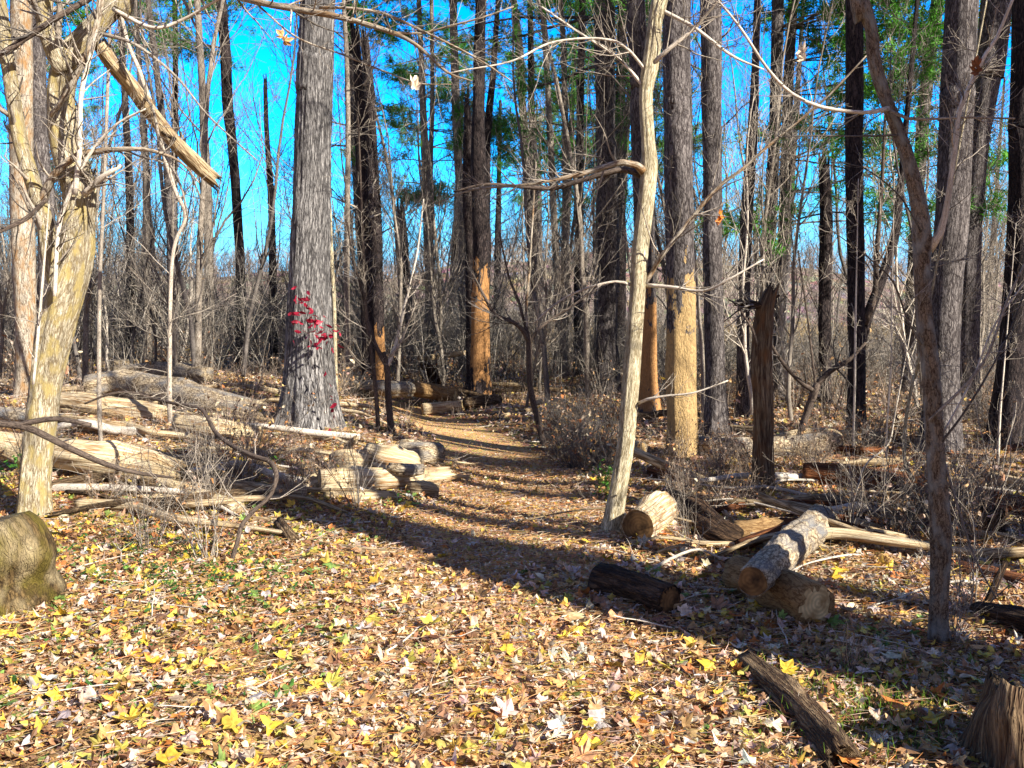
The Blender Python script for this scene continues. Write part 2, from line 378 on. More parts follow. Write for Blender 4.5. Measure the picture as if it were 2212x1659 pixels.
# ------------------------------------------------------------ the setting
def grid(xs, ys, zf):
    X, Y = np.meshgrid(xs, ys); Z = zf(X, Y); nx, ny = len(xs), len(ys)
    v = np.stack([X, Y, Z], -1).reshape(-1, 3); i = np.arange(nx*ny).reshape(ny, nx)
    q = np.stack([i[:-1, :-1], i[:-1, 1:], i[1:, 1:], i[1:, :-1]], -1).reshape(-1, 4); return v, q
def soil(name, cs, sc):
    m, n, b = nodes(name)
    a = n.nodes.new('ShaderNodeAttribute'); a.attribute_name = 'bk'
    n1 = N(n, 'ShaderNodeTexNoise'); n1.inputs['Scale'].default_value = sc; n1.inputs['Detail'].default_value = 8; n1.inputs['Roughness'].default_value = .7
    n2 = N(n, 'ShaderNodeTexNoise'); n2.inputs['Scale'].default_value = 1.1; n2.inputs['Detail'].default_value = 4
    vo = N(n, 'ShaderNodeTexVoronoi'); vo.inputs['Scale'].default_value = sc*.6
    for q in (n1, n2, vo): n.links.new(a.outputs['Vector'], q.inputs['Vector'])
    c = ramp(n, n1.outputs['Fac'], [(.3, cs[0]), (.48, cs[1]), (.62, cs[2])])
    cell = mix(n, .45, c, vo.outputs['Color'], 'SOFT_LIGHT')
    k = ramp(n, n2.outputs['Fac'], [(.35, (.75,)*3), (.65, (1.1,)*3)])
    c = mix(n, 1.0, cell, k, 'MULTIPLY'); n.links.new(c, b.inputs['Base Color']); b.inputs['Roughness'].default_value = .95
    b.inputs['Specular IOR Level'].default_value = .1
    bp = n.nodes.new('ShaderNodeBump'); bp.inputs['Strength'].default_value = .9; bp.inputs['Distance'].default_value = .02
    n.links.new(n1.outputs['Fac'], bp.inputs['Height']); n.links.new(bp.outputs[0], b.inputs['Normal'])
    return m
xs = np.concatenate([-np.geomspace(420, 12, 36), np.linspace(-11.8, 11.8, 190), np.geomspace(12, 420, 36)])
ys = np.concatenate([np.linspace(-25, 1, 20), np.linspace(1.2, 22, 210), np.geomspace(22.3, 600, 90)])
v, q = grid(xs, ys, gz); mb = MB(); mb.add(v, q)
tag(mb.build('ground', soil('forest_soil', [lin((48, 34, 25)), lin((124, 94, 64)), lin((196, 162, 118))], 26)), kind='structure')
# worn path: a strip laid over the ground, edges dipping under it
t = np.linspace(0, 1, 240); py_ = np.linspace(2.0, 18.6, 240); px_ = np.interp(py_, PATH[:, 1], PATH[:, 0])
wd = np.interp(py_, [2, 6, 9, 12, 19], [1.15, .85, .68, .62, .5])
ss_ = np.linspace(-1, 1, 22); vv = []
for i in range(240):
    for s_ in ss_:
        x = px_[i]+s_*wd[i]*(1+.08*math.sin(py_[i]*4)); vv.append((x, py_[i], float(gz(x, py_[i]))+.010-.022*abs(s_)**6))
i_ = np.arange(240*22).reshape(240, 22); q = np.stack([i_[:-1, :-1], i_[:-1, 1:], i_[1:, 1:], i_[1:, :-1]], -1).reshape(-1, 4)
mb = MB(); mb.add(vv, q)
tag(mb.build('path', soil('trodden_leaf_mulch', [lin((128, 92, 58)), lin((198, 154, 100)), lin((232, 198, 144))], 48)), kind='structure')
# river beyond the trees on the right, hill on the far bank
m, n, b = nodes('river_water'); b.inputs['Base Color'].default_value = (*lin((60, 110, 150)), 1); b.inputs['Roughness'].default_value = .12
b.inputs['Specular IOR Level'].default_value = .6
nz = N(n, 'ShaderNodeTexNoise'); nz.inputs['Scale'].default_value = 1.5; bp = n.nodes.new('ShaderNodeBump'); bp.inputs['Strength'].default_value = .25; bp.inputs['Distance'].default_value = .05
n.links.new(nz.outputs['Fac'], bp.inputs['Height']); n.links.new(bp.outputs[0], b.inputs['Normal'])
v, q = grid(np.linspace(-60, 320, 20), np.linspace(56, 200, 12), lambda X, Y: X*0-1.55); mb = MB(); mb.add(v, q)
tag(mb.build('water', m), kind='structure')
def hillz(X, Y):
    g = np.exp(-((Y-245)/38.)**2); return -3+g*(17+3.5*np.sin(X*.021+1)+2*np.sin(X*.05)+1.2*np.sin(X*.13+Y*.04))
v, q = grid(np.linspace(-380, 400, 200), np.linspace(165, 330, 34), hillz); mb = MB(); mb.add(v, q)
tag(mb.build('hill', soil('far_hillside', [lin((96, 84, 74)), lin((140, 124, 108)), lin((168, 150, 128))], .5)), kind='structure')
# bare woods on the far hill
n_ = 2600; X = rng.uniform(-170, 190, n_); Y = rng.uniform(178, 246, n_); Z = hillz(X, Y); hh = rng.uniform(3.5, 8, n_)
K = 4; PP = np.zeros((n_, K, 3)); 
for k in range(K): PP[:, k] = np.stack([X+rng.normal(size=n_)*.25*k, Y, Z+hh*k/(K-1)], -1)
RR = rng.uniform(.08, .16, n_)[:, None]*np.linspace(1, .35, K)[None]
mb = MB(); mb.tubes(PP, RR, 3)
b1, r1 = spawn(PP, RR, 7, 3.0, .2, 1, (20, 60), 3, .6, .2, .1, .05); mb.tubes(b1, r1, 3)
b2, r2 = spawn(b1, r1, 3, 1.6, .2, 1, (20, 60), 3, .6, .2, .1, .035); mb.tubes(b2, r2, 3)
tag(mb.build('distant_woods', bark('far_twigs', lin((190, 172, 158)), lin((110, 98, 96)), 1, .3, .3, 0.1, .02)), kind='stuff')

# ------------------------------------------------------------ leaves
MAPLE = [(-90, .22), (-62, .52), (-34, .80), (-14, .58), (6, .68), (30, .98), (46, .70), (60, .56), (72, .76), (90, 1.06), (108, .76), (120, .56), (134, .70), (150, .96), (174, .68), (194, .58), (214, .80), (242, .52)]
OVAL = [(-90, .9), (-40, .55), (0, .48), (45, .62), (90, 1.0), (140, .6), (180, .5), (220, .56)]
TAN, CREAM, YEL, ORG, BRN, GRN, PINK, OLV, GREY = [lin(c) for c in ((222, 172, 108), (246, 226, 196), (250, 208, 48), (232, 138, 44), (140, 84, 46), (104, 158, 44), (238, 206, 190), (196, 186, 64), (206, 204, 204))]
def palette(n, w, fade=.25):
    cols = np.array([TAN, CREAM, YEL, ORG, BRN, GRN, PINK, OLV, GREY]); w = np.array(w, float); i = rng.choice(9, n, p=w/w.sum())
    c = (cols[i]*(1-fade)+fade*np.array(lin((222, 198, 160))))*rng.uniform(.5, 1.15, (n, 1)); return np.clip(c*rng.uniform(.92, 1.08, (n, 3)), 0, .95)
def rotm(n, tilt):
    """random spin about z then tilt"""
    a = rng.uniform(0, 2*math.pi, n); t = np.radians(tilt); b = rng.uniform(0, 2*math.pi, n)
    ca, sa = np.cos(a), np.sin(a); z = np.zeros(n); o = np.ones(n)
    R1 = np.stack([np.stack([ca, -sa, z], -1), np.stack([sa, ca, z], -1), np.stack([z, z, o], -1)], 1)
    ax = np.stack([np.cos(b), np.sin(b), z], -1); ct, st = np.cos(t), np.sin(t)
    Kx = np.zeros((n, 3, 3)); Kx[:, 0, 2] = ax[:, 1]; Kx[:, 1, 2] = -ax[:, 0]; Kx[:, 2, 0] = -ax[:, 1]; Kx[:, 2, 1] = ax[:, 0]
    R2 = np.eye(3)[None]+st[:, None, None]*Kx+(1-ct)[:, None, None]*(Kx@Kx)
    return R2@R1
def leaves(mb, pos, size, col, shape, tilt=(0, 35), curl=(-.5, .6), R=None):
    n = len(pos); sh = np.array(shape); a = np.radians(sh[:, 0]); r = sh[:, 1]
    T = np.concatenate([[[0, 0, 0]], np.stack([r*np.cos(a), r*np.sin(a), 0*a], -1)]); V = len(T)
    if R is None: R = rotm(n, rng.uniform(tilt[0], tilt[1], n))
    c = rng.uniform(curl[0], curl[1], n); c2 = rng.uniform(curl[0], curl[1], n)
    X = np.repeat(T[None], n, 0); X = X*rng.uniform(.82, 1.18, (n, V, 1))
    X[:, :, 0] *= rng.uniform(.65, 1.0, n)[:, None]
    X[:, :, 2] = c[:, None]*X[:, :, 0]**2+c2[:, None]*X[:, :, 1]**2*.6+rng.normal(size=(n, V))*.06
    X = X*np.asarray(size)[:, None, None]
    v = np.einsum('nij,nvj->nvi', R, X)+pos[:, None]
    base = np.arange(n)[:, None]*V; j = np.arange(V-1)
    tr = np.stack([np.zeros(V-1, int), 1+j, 1+(j+1) % (V-1)], -1)
    tr = (base[:, :, None]+tr[None]).reshape(-1, 3)
    cc = np.repeat(col[:, None], V, 1); cc[:, 0] *= .88
    mb.add(v.reshape(-1, 3), None, tr, v.reshape(-1, 3)+np.repeat(rng.uniform(0, 9, (n, 1)), V, 0), cc.reshape(-1, 3))
def scatter(n, y0, y1, bias=1.0, margin=.8):
    """points over the ground seen between depths y0 and y1"""
    u = rng.uniform(0, 1, n); y = (y0**bias+u*(y1**bias-y0**bias))**(1/bias)
    x = rng.uniform(-1, 1, n)*(y*.62+margin); return x, y
def pathmask(x, y):
    pc = np.interp(y, PATH[:, 1], PATH[:, 0]); return np.abs(x-pc) < np.interp(y, [2, 6, 9, 12, 19], [1.0, .8, .62, .55, .45])
W_MAIN = [28, 18, 9, 5, 17, 2, 13, 5, 8]
W_DRY = [32, 18, 6, 6, 28, .6, 14, 3, 5]
litter = MB()
x, y = scatter(21000, 2.2, 8.5, 1.4); k = ~((y > 5.2) & pathmask(x, y) & (rng.uniform(0, 1, len(x)) < np.clip((y-4.6)/1.6, 0, .93))); x, y = x[k], y[k]
sz = np.where(rng.uniform(0, 1, len(x)) < .13, rng.uniform(.04, .07, len(x)), rng.uniform(.015, .04, len(x)))
big = sz > .0399
col = palette(len(x), W_MAIN)
left = (x < -.8); gl = palette(len(x), [20, 12, 13, 6, 14, 9, 8, 12, 6], .2); col[left] = gl[left]
yl = palette(len(x), [14, 4, 34, 9, 4, 6, 3, 22, 2], .12); pick = big & (rng.uniform(0, 1, len(x)) < .45); col[pick] = yl[pick]
pos = np.stack([x, y, gz(x, y)+rng.uniform(.012, .05, len(x))], -1)
leaves(litter, pos[big], sz[big], col[big], MAPLE, (0, 38), (-.9, .9)); sm = np.where(~big)[0]; CR = [(-90, .7), (-50, .45), (-15, .95), (20, .55), (60, .8), (95, 1.05), (130, .6), (170, .9), (215, .5)]
CR2 = [(-90, .9), (-30, .6), (0, .8), (40, .45), (90, .8), (120, 1.1), (200, .55)]
leaves(litter, pos[sm[0::3]], sz[sm[0::3]], col[sm[0::3]], CR, (5, 70), (-1.6, 1.6)); leaves(litter, pos[sm[1::3]], sz[sm[1::3]], col[sm[1::3]], CR2, (5, 70), (-1.6, 1.6)); leaves(litter, pos[sm[2::3]], sz[sm[2::3]]*1.1, col[sm[2::3]], MAPLE, (10, 60), (-1.5, 1.5))
# torn fragments and small leaves
x, y = scatter(95000, 2.2, 9.5, 1.5); z = gz(x, y)
leaves(litter, np.stack([x, y, z+rng.uniform(.008, .035, len(x))], -1), rng.uniform(.008, .028, len(x)), palette(len(x), W_DRY), [(-90, .8), (-10, .5), (70, .9), (150, .55), (200, .6)], (0, 65), (-1, 1))
x, y = scatter(46000, 8, 20, 1.8, 1.5); pm = pathmask(x, y); kk = ~pm | (rng.uniform(0, 1, len(x)) < .6); x, y, pm = x[kk], y[kk], pm[kk]; z = gz(x, y)
leaves(litter, np.stack([x, y, z+rng.uniform(.01, .05, len(x))], -1), np.where(pm, rng.uniform(.01, .022, len(x)), rng.uniform(.022, .055, len(x))), palette(len(x), [34, 26, 6, 5, 20, .5, 16, 3, 5], .3), [(-90, .7), (-20, .8), (40, .5), (95, 1.), (160, .55), (205, .8)], (0, 55), (-1, 1))
x, y = scatter(26000, 19, 46, 1.6, 3); z = gz(x, y)
leaves(litter, np.stack([x, y, z+rng.uniform(.01, .09, len(x))], -1), rng.uniform(.05, .11, len(x)), palette(len(x), W_DRY), [(-90, .7), (0, .6), (90, 1.), (180, .6)], (0, 60), (-1, 1))
tag(litter.build('leaf_litter', M['leaf'], smooth=False), kind='stuff')
# pine straw and twig crumbs between the leaves
straw = MB(); n_ = 42000
x, y = scatter(n_, 2.2, 10, 1.4); a = rng.uniform(0, math.pi, n_); a = np.where(rng.uniform(0, 1, n_) < .5, rng.normal(size=n_)*.5, a)
L = rng.uniform(.03, .075, n_); z = gz(x, y)+rng.uniform(.012, .045, n_); dx, dy = np.cos(a)*L, np.sin(a)*L; w_ = rng.uniform(.0009, .0018, n_)
p0 = np.stack([x-dx, y-dy, z], -1); p1 = np.stack([x+dx, y+dy, z+rng.normal(size=n_)*.012], -1)
pm_ = (p0+p1)/2+np.stack([dy*.15, -dx*.15, np.full(n_, .004)], -1)
PP = np.stack([p0, pm_, p1], 1); RR = w_[:, None]*np.array([1, 1, .5])[None]
b_ = MB(); b_.tubes(PP, RR, 3)
b_.c = [np.repeat(palette(n_, [40, 14, 3, 12, 24, 0, 8, 0, 2]), 9, 0)]
tag(b_.build('pine_straw', M['leaf']), kind='stuff')

# ------------------------------------------------------------ trees
def needles(mb, pts, dirs, n, L, w, col):
    M_ = len(pts)*n
    if not M_: return
    p = np.repeat(pts, n, 0)+rng.normal(size=(M_, 3))*.03; d = nrm(np.repeat(dirs, n, 0)*.7+rng.normal(size=(M_, 3))*.75+np.array([0, 0, -.05]))
    s = nrm(np.cross(d, rng.normal(size=(M_, 3)))); l = L*rng.uniform(.6, 1.2, M_)[:, None]
    v = np.stack([p-s*w, p+s*w, p+d*l], 1); cc = np.array(col)[None]*rng.uniform(.6, 1.35, (len(pts), 1)); cc = np.repeat(np.repeat(cc, n, 0), 3, 0)
    mb.add(v.reshape(-1, 3), None, np.arange(M_*3).reshape(-1, 3), None, cc)
def pine_foliage(tr, c, zlo, zhi, nb, L0, col=lin((92, 156, 50)), wood='twigdark', side=None, dens=1.0):
    """whorled level boughs with tufts of needles"""
    zz = c[:, 2]; z0 = max(zlo, zz.min()); z1 = min(zhi, zz.max())
    zs = z0+(z1-z0)*(np.round(rng.uniform(0, 1, nb)*nb/4)/(nb/4.)); px = np.interp(zs, zz, c[:, 0]); py = np.interp(zs, zz, c[:, 1]); r = np.interp(zs, zz, c[:, 3])
    a = rng.uniform(0, 2*math.pi, nb)
    if side is not None: a = side+rng.normal(size=nb)*.7
    K = 7; d = np.stack([np.cos(a), np.sin(a), rng.uniform(-.05, .3, nb)], -1); L = L0*rng.uniform(.5, 1.15, nb)*(1-.35*(zs-z0)/max(z1-z0, .1))
    PP = np.zeros((nb, K, 3)); PP[:, 0] = np.stack([px, py, zs], -1)
    for k in range(1, K): d = nrm(d+rng.normal(size=(nb, 3))*.1+np.array([0, 0, -.03])); PP[:, k] = PP[:, k-1]+d*(L/(K-1))[:, None]
    RR = np.clip(r*.18, .012, .04)[:, None]*np.linspace(1, .3, K)
    wb = MB(); wb.tubes(PP, RR, 4)
    t1, q1 = spawn(PP, RR, 9, L0*.36, .3, 1, (35, 75), 4, .5, .2, .12, .004); t1[:, :, 2] = t1[:, :1, 2]+(t1[:, :, 2]-t1[:, :1, 2])*.35
    wb.tubes(t1, q1, 3); t2, q2 = spawn(t1, q1, 3, L0*.14, .3, 1, (30, 60), 3, .7, .2, .15, .003); wb.tubes(t2, q2, 3)
    o = wb.build('branches', M[wood], tr)
    f = MB(); nn = max(4, int(11*dens))
    for T_ in (t1, t2):
        for k in range(1, T_.shape[1]):
            needles(f, T_[:, k], nrm(T_[:, k]-T_[:, k-1]), nn, .15, .009, col)
    f.build('foliage', M['needle'], tr, smooth=False)
TREES = {}
def tree(name, label, pts, mat, cat='tree', group=None, Y=None, top=None, S=16, lump=.05, flare=.5, jag=0, branch=None, brush=None, twigm='twig', foliage=None, knots=0, taper=.55, step=None, bury=.12, ridge=.02):
    bx, by, bw = pts[-1]
    if Y is None: Y = G(bx, by)[1]
    rows = [np.append(P(x, y, Y), RW(w, Y)) for x, y, w in pts][::-1]     # base first
    g = float(gz(rows[0][0], Y)); b0 = rows[0].copy()
    d = rows[1][:2]-rows[0][:2]; b0[2] = g-bury
    if rows[0][2] > g+.15: rows = [b0]+rows
    else: rows[0] = b0
    if top is not None and rows[-1][2] < top:
        e = rows[-1]; s = (rows[-1][:3]-rows[-2][:3]); s = s/max(s[2], .05); s[:2] = np.clip(s[:2], -.15, .15)
        e2 = e.copy(); e2[:3] += s*(top-e[2]); e2[3] *= taper; rows.append(e2)
    loc = (rows[0][0], rows[0][1], g)
    tr = empty(name, loc, label, cat, group)
    mb = MB(); st = step or max(.06, min(.5, rows[0][3]*1.2))
    c, vv = stem(mb, rows, S, st, lump, True, flare, jag, knots=knots, ridge=ridge)
    mb.build('trunk', M[mat] if isinstance(mat, str) else mat, tr)
    c[:, 3] = np.maximum(c[:, 3], .002)
    cr = resample(c, 24); pp, rr = pline(cr)
    if branch:
        for bi, bs in enumerate(branch if isinstance(branch, list) else [branch]):
            w = MB(); n, L0, t0, t1 = bs[:4]; kw = dict(bs[4]) if len(bs) > 4 else {}; sub = kw.pop('sub', (6, 5)); rmin = kw.pop('rmin', .0022)
            p1, r1 = spawn(pp, rr, n, L0, t0, t1, kw.pop('ang', (35, 75)), 9, kw.pop('ratio', .3), kw.pop('curl', .22), kw.pop('up', .05), rmin*2, tipr=.15, **kw); w.tubes(p1, r1, 5)
            p2, r2 = spawn(p1, r1, sub[0], L0*.4, .1, 1, (25, 60), 6, .6, .25, .05, rmin*1.2); w.tubes(p2, r2, 3)
            if sub[1]: p3, r3 = spawn(p2, r2, sub[1], L0*.18, .15, 1, (25, 60), 4, .7, .25, .05, rmin); w.tubes(p3, r3, 3)
            w.build('branches', M[twigm], tr)
    if brush:      # fine curved shoots all along the trunk
        w = MB(); n, L0, t0, t1 = brush
        p1, r1 = spawn(pp, rr, n, L0, t0, t1, (50, 95), 6, .03, .55, .1, .0035); w.tubes(p1, r1, 3)
        p2, r2 = spawn(p1, r1, 2, L0*.5, .1, .9, (25, 60), 4, .8, .5, .1, .0025); w.tubes(p2, r2, 3)
        w.build('shoots', M[twigm], tr)
    if foliage: pine_foliage(tr, c, *foliage[:4], **(foliage[4] if len(foliage) > 4 else {}))
    TREES[label] = (tr, c, Y)
    return tr, c, Y
def limb(tr, pts, Y, mat, name='branch', twigs=None, S=8, twigm='twig', step=.05, lump=.06, tw2=3, rmin=.0012, dirbias=None):
    """a picked branch: rows x,y,w,dY  (dY = metres nearer (-) or farther (+) than Y)"""
    rows = [np.append(P(p[0], p[1], Y+(p[3] if len(p) > 3 else 0)), RW(p[2], Y+(p[3] if len(p) > 3 else 0))) for p in pts]
    mb = MB(); c, _ = stem(mb, rows, S, step, lump, True); o = mb.build(name, M[mat], tr)
    if twigs:
        n, L0 = twigs[:2]; w = MB(); pp, rr = pline(resample(c, 20))
        p1, r1 = spawn(pp, rr, n, L0, .1, 1, (25, 70), 7, .45, .25, .05, rmin*1.5, dirbias=dirbias); w.tubes(p1, r1, 4)
        p2, r2 = spawn(p1, r1, tw2, L0*.45, .15, 1, (25, 60), 5, .7, .25, .05, rmin); w.tubes(p2, r2, 3)
        w.build('twigs', M[twigm], o)
    return o, c

# --- the pale forked maple at the left edge
tr, c, Y = tree('maple_tree', 'pale forked maple with a mossy trunk at the left edge beside the mossy stump',
    [(275, -60, 40), (250, 7, 40), (217, 45, 40), (182, 85, 46), (150, 130, 50), (133, 200, 50), (141, 300, 54), (168, 400, 62), (166, 480, 62), (160, 560, 64), (140, 640, 74), (119, 720, 72), (102, 820, 66), (92, 900, 64), (82, 980, 62), (75, 1050, 62), (71, 1122, 68)],
    'maple', S=48, ridge=.025, lump=.08, flare=.35, top=7, knots=12, step=.03)
limb(tr, [(132, 640, 44, .02), (112, 560, 40, -.03), (96, 470, 34, -.08), (70, 390, 32, -.12), (42, 300, 30, -.15), (26, 200, 28, -.2), (10, 80, 26, -.25), (-8, -60, 22, -.3)], Y, 'maple', twigs=(14, .5), S=16)
limb(tr, [(140, 150, 44, -.05), (122, 118, 42, -.1), (100, 60, 36, -.15), (96, 20, 32, -.15), (110, -70, 26, -.2)], Y, 'maple', S=14, twigs=(8, .6))
limb(tr, [(90, 445, 18, -.1), (104, 400, 17, -.15), (128, 365, 15, -.2), (170, 335, 15, -.22), (215, 326, 13, -.25), (260, 322, 11, -.3), (310, 322, 9, -.3), (350, 332, 7, -.3), (390, 350, 5, -.3), (430, 395, 3, -.35)], Y, 'maple2', twigs=(22, .35), S=9)
limb(tr, [(182, 420, 16, -.15), (210, 392, 14, -.2), (238, 372, 10, -.25), (262, 358, 7, -.25)], Y, 'twigpale', twigs=(12, .4))
limb(tr, [(162, 420, 12, -.25), (172, 320, 11, -.3), (176, 200, 10, -.3), (205, 80, 9, -.3), (216, -40, 8, -.3)], Y, 'twigpale', twigs=(18, .5))
limb(tr, [(110, 250, 11, -.2), (146, 200, 12, -.3), (190, 110, 12, -.3), (214, 30, 12, -.3), (222, -60, 11, -.3)], Y, 'maple2', twigs=(14, .5))
limb(tr, [(118, 640, 9, -.2), (126, 500, 9, -.2), (150, 420, 8, -.25), (196, 330, 7, -.3), (250, 270, 5, -.35), (315, 235, 3, -.4)], Y, 'twigpale', twigs=(22, .4))
limb(tr, [(72, 830, 7, -.3), (84, 700, 7, -.3), (96, 560, 5, -.3), (106, 440, 2, -.3)], Y, 'twigpale', twigs=(10, .3))
limb(tr, [(100, 430, 10, -.5), (60, 470, 10, -.5), (0, 500, 9, -.6), (-60, 530, 8, -.6)], Y, 'crook', twigs=(12, .3), twigm='twigdark')
limb(tr, [(240, -30, 14, -.3), (120, 40, 13, -.4), (60, 80, 12, -.4), (-20, 130, 11, -.5)], Y, 'crook', twigs=(12, .4), twigm='twigdark')
# the leader's long overhanging boughs, reaching right across the top of the view
limb(tr, [(262, -60, 30, 0), (400, -40, 20, -.3), (553, 3, 14, -.6), (653, 22, 13, -.7), (740, 38, 12, -.8), (846, 70, 10, -.9), (903, 100, 8, -1.), (966, 156, 6, -1.), (1020, 175, 3, -1.)], Y, 'maple2', twigs=(26, .55), S=10)
limb(tr, [(690, 16, 7, -.75), (760, 18, 6, -.8), (830, 30, 6, -.85), (903, 62, 5, -.9), (1023, 122, 4, -1.), (1106, 176, 3, -1.)], Y, 'maple2', twigs=(18, .4))
limb(tr, [(843, 70, 5, -.9), (910, 72, 5, -.9), (966, 58, 5, -.95), (1040, 38, 4, -1.), (1110, 14, 3, -1.)], Y, 'maple2', twigs=(14, .4))
limb(tr, [(560, 14, 5, -.6), (640, 80, 4, -.7), (740, 118, 4, -.7), (840, 158, 3.5, -.8), (905, 180, 3, -.85), (975, 182, 2, -.9)], Y, 'maple2', twigs=(20, .35))
limb(tr, [(245, 20, 9, -.2), (330, 60, 8, -.3), (400, 40, 7, -.3), (470, 0, 5, -.4), (560, -40, 4, -.4)], Y, 'twigpale', twigs=(22, .5))
limb(tr, [(205, 70, 9, -.2), (290, 95, 6, -.3), (380, 165, 5, -.3), (450, 250, 4, -.35), (553, 345, 3, -.4)], Y, 'twig', twigs=(20, .45))

# --- the great grey trunk left of the path
M['bigtrunk'] = M['big']
tr, c, Y = tree('oak_tree', 'massive straight grey ridged trunk standing left of the path',
    [(687, 0, 72), (682, 125, 73), (678, 250, 73), (675, 400, 76), (671, 500, 80), (668, 600, 86), (668, 700, 94), (668, 800, 98), (668, 870, 104), (667, 922, 116)], 'big', S=90, lump=.03, flare=.5, ridge=.018, top=17, step=.05,
    branch=[(10, 3.0, .75, 1, dict(ratio=.2))])
# the red creeper climbing it
cr = empty('red_creeper', G(668, 905), 'small creeper with red leaves climbing the great grey trunk', 'creeper')
mb = MB(); sp = []
for (x0, y0, x1, y1) in ((705, 890, 690, 640), (690, 880, 660, 650), (712, 860, 715, 690)):
    k = np.linspace(0, 1, 8); p = np.array([P(x0+(x1-x0)*t_+7*math.sin(9*t_), y0+(y1-y0)*t_, Y-.46) for t_ in k]); mb.tubes(p[None], np.full((1, 8), .004), 4); sp.append(p)
mb.build('stem', M['twigdark'], cr)
mb = MB(); n_ = 78
px = np.concatenate([rng.normal(652, 18, 30), rng.normal(690, 22, 38), rng.normal(712, 12, 10)]); py = np.concatenate([rng.normal(672, 26, 30), rng.normal(722, 20, 38), rng.normal(820, 50, 10)])
pos = np.array([P(a_, b_, Y-.5-rng.uniform(0, .12)) for a_, b_ in zip(px, py)])
leaves(mb, pos, rng.uniform(.03, .06, n_), np.array(lin((168, 36, 62)))[None]*rng.uniform(.6, 1.2, (n_, 1)), OVAL, (20, 90)); mb.build('leaves', M['green'], cr, smooth=False)

# --- the pale leaning young maple right of the path
tr, c, Y = tree('young_maple_tree', 'slender pale leaning trunk with furrowed bark rising beside the cut log right of the path',
    [(1440, -60, 24), (1421, 0, 26), (1411, 100, 33), (1405, 145, 34), (1396, 205, 27), (1399, 300, 27), (1402, 360, 33), (1396, 430, 34), (1382, 550, 35), (1378, 620, 32), (1371, 720, 34), (1361, 850, 36), (1353, 950, 36), (1338, 1050, 38), (1328, 1108, 41), (1322, 1150, 50)],
    'white', S=40, ridge=.03, lump=.035, flare=.3, top=8, knots=4, step=.035)
o_, _ = limb(tr, [(1390, 372, 18, 0), (1375, 356, 15, -.1), (1345, 350, 13, -.1), (1312, 358, 12, -.15), (1255, 376, 11, -.2), (1180, 392, 8, -.2), (1108, 402, 6, -.2), (1020, 410, 4, -.2), (940, 440, 2.5, -.2)], Y, 'maple2', twigs=(22, .4))
limb(tr, [(1388, 380, 15, .05), (1350, 366, 13, .1), (1310, 374, 12, .1), (1250, 392, 10, .15), (1195, 407, 10, .2), (1130, 404, 8, .2), (1050, 398, 6, .2), (980, 414, 4, .25)], Y, 'crook', twigs=(22, .4), twigm='twigdark')
limb(tr, [(1394, 612, 10, 0), (1410, 585, 10, 0), (1433, 548, 10, -.1), (1540, 416, 9, -.2), (1600, 368, 7, -.25), (1680, 298, 6, -.3), (1780, 215, 5, -.4), (1872, 120, 3, -.5)], Y, 'maple2', twigs=(20, .45))
limb(tr, [(1396, 616, 9, 0), (1450, 620, 7, -.1), (1520, 628, 6, -.2), (1580, 600, 5, -.3), (1650, 560, 3, -.3)], Y, 'twigpale', twigs=(18, .45))
limb(tr, [(1378, 872, 8, 0), (1400, 862, 7, -.1), (1440, 855, 5, -.15), (1500, 848, 4, -.2), (1573, 822, 3, -.25)], Y, 'twigpale', twigs=(10, .25))
limb(tr, [(1362, 615, 7, 0), (1330, 608, 5, 0), (1270, 622, 5, 0), (1210, 650, 4, .1), (1150, 700, 2.5, .1)], Y, 'twig', twigs=(18, .4))
limb(tr, [(1404, 145, 11, 0), (1440, 110, 10, -.1), (1500, 60, 8, -.1), (1560, -10, 6, -.2)], Y, 'twig', twigs=(16, .5))
limb(tr, [(1404, 205, 9, 0), (1340, 70, 3, .1), (1290, 30, 4, .1), (1180, 20, 3, .1)][:1]+[(1340, 130, 6, 0), (1250, 70, 5, 0), (1170, 15, 4, 0)], Y, 'twigpale', twigs=(22, .5))
limb(tr, [(1402, 160, 7, 0), (1330, 90, 6, -.1), (1200, 90, 5, -.1), (1106, 132, 4, -.2), (1000, 152, 3, -.2), (960, 160, 2, -.2)], Y, 'twigpale', twigs=(22, .45))
limb(tr, [(1425, 20, 8, 0), (1500, 60, 7, -.1), (1580, 120, 6, -.2), (1650, 150, 3, -.2)], Y, 'twigpale', twigs=(14, .4))
for s_ in range(0):
    t_ = rng.integers(12, len(c)-30); limb(tr, [(0, 0, 1)]*0 or [(1390+rng.uniform(-14, 14), 480+s_*40, 3, 0), (1390+rng.choice([-1, 1])*rng.uniform(40, 90), 470+s_*40-rng.uniform(0, 40), 2, -.1)], Y, 'twigpale', name='twig')

# --- the bent brown maple at the right
tr, c, Y = tree('bent_maple_tree', 'bent brown maple with scarred bark forking above eye height near the right edge',
    [(1840, -80, 26), (1861, 0, 30), (1882, 67, 25), (1888, 133, 27), (1914, 217, 26), (1934, 267, 28), (1963, 350, 30), (1985, 440, 34), (1992, 510, 40), (1992, 590, 36), (1994, 640, 34), (1998, 703, 37), (2011, 803, 37), (2017, 903, 38), (2024, 1020, 39), (2032, 1164, 42), (2027, 1310, 38), (2031, 1398, 46)],
    'curved', S=22, lump=.05, flare=.15, top=6, knots=16, step=.03)
limb(tr, [(2004, 540, 24, 0), (2030, 505, 16, -.03), (2040, 470, 13, -.05), (2052, 400, 11, -.08), (2066, 290, 10, -.1), (2072, 240, 10, -.1), (2096, 183, 9, -.12), (2130, 115, 8, -.15), (2152, 83, 7, -.15), (2195, -20, 6, -.2)], Y, 'twigpale', twigs=(16, .3), S=9)
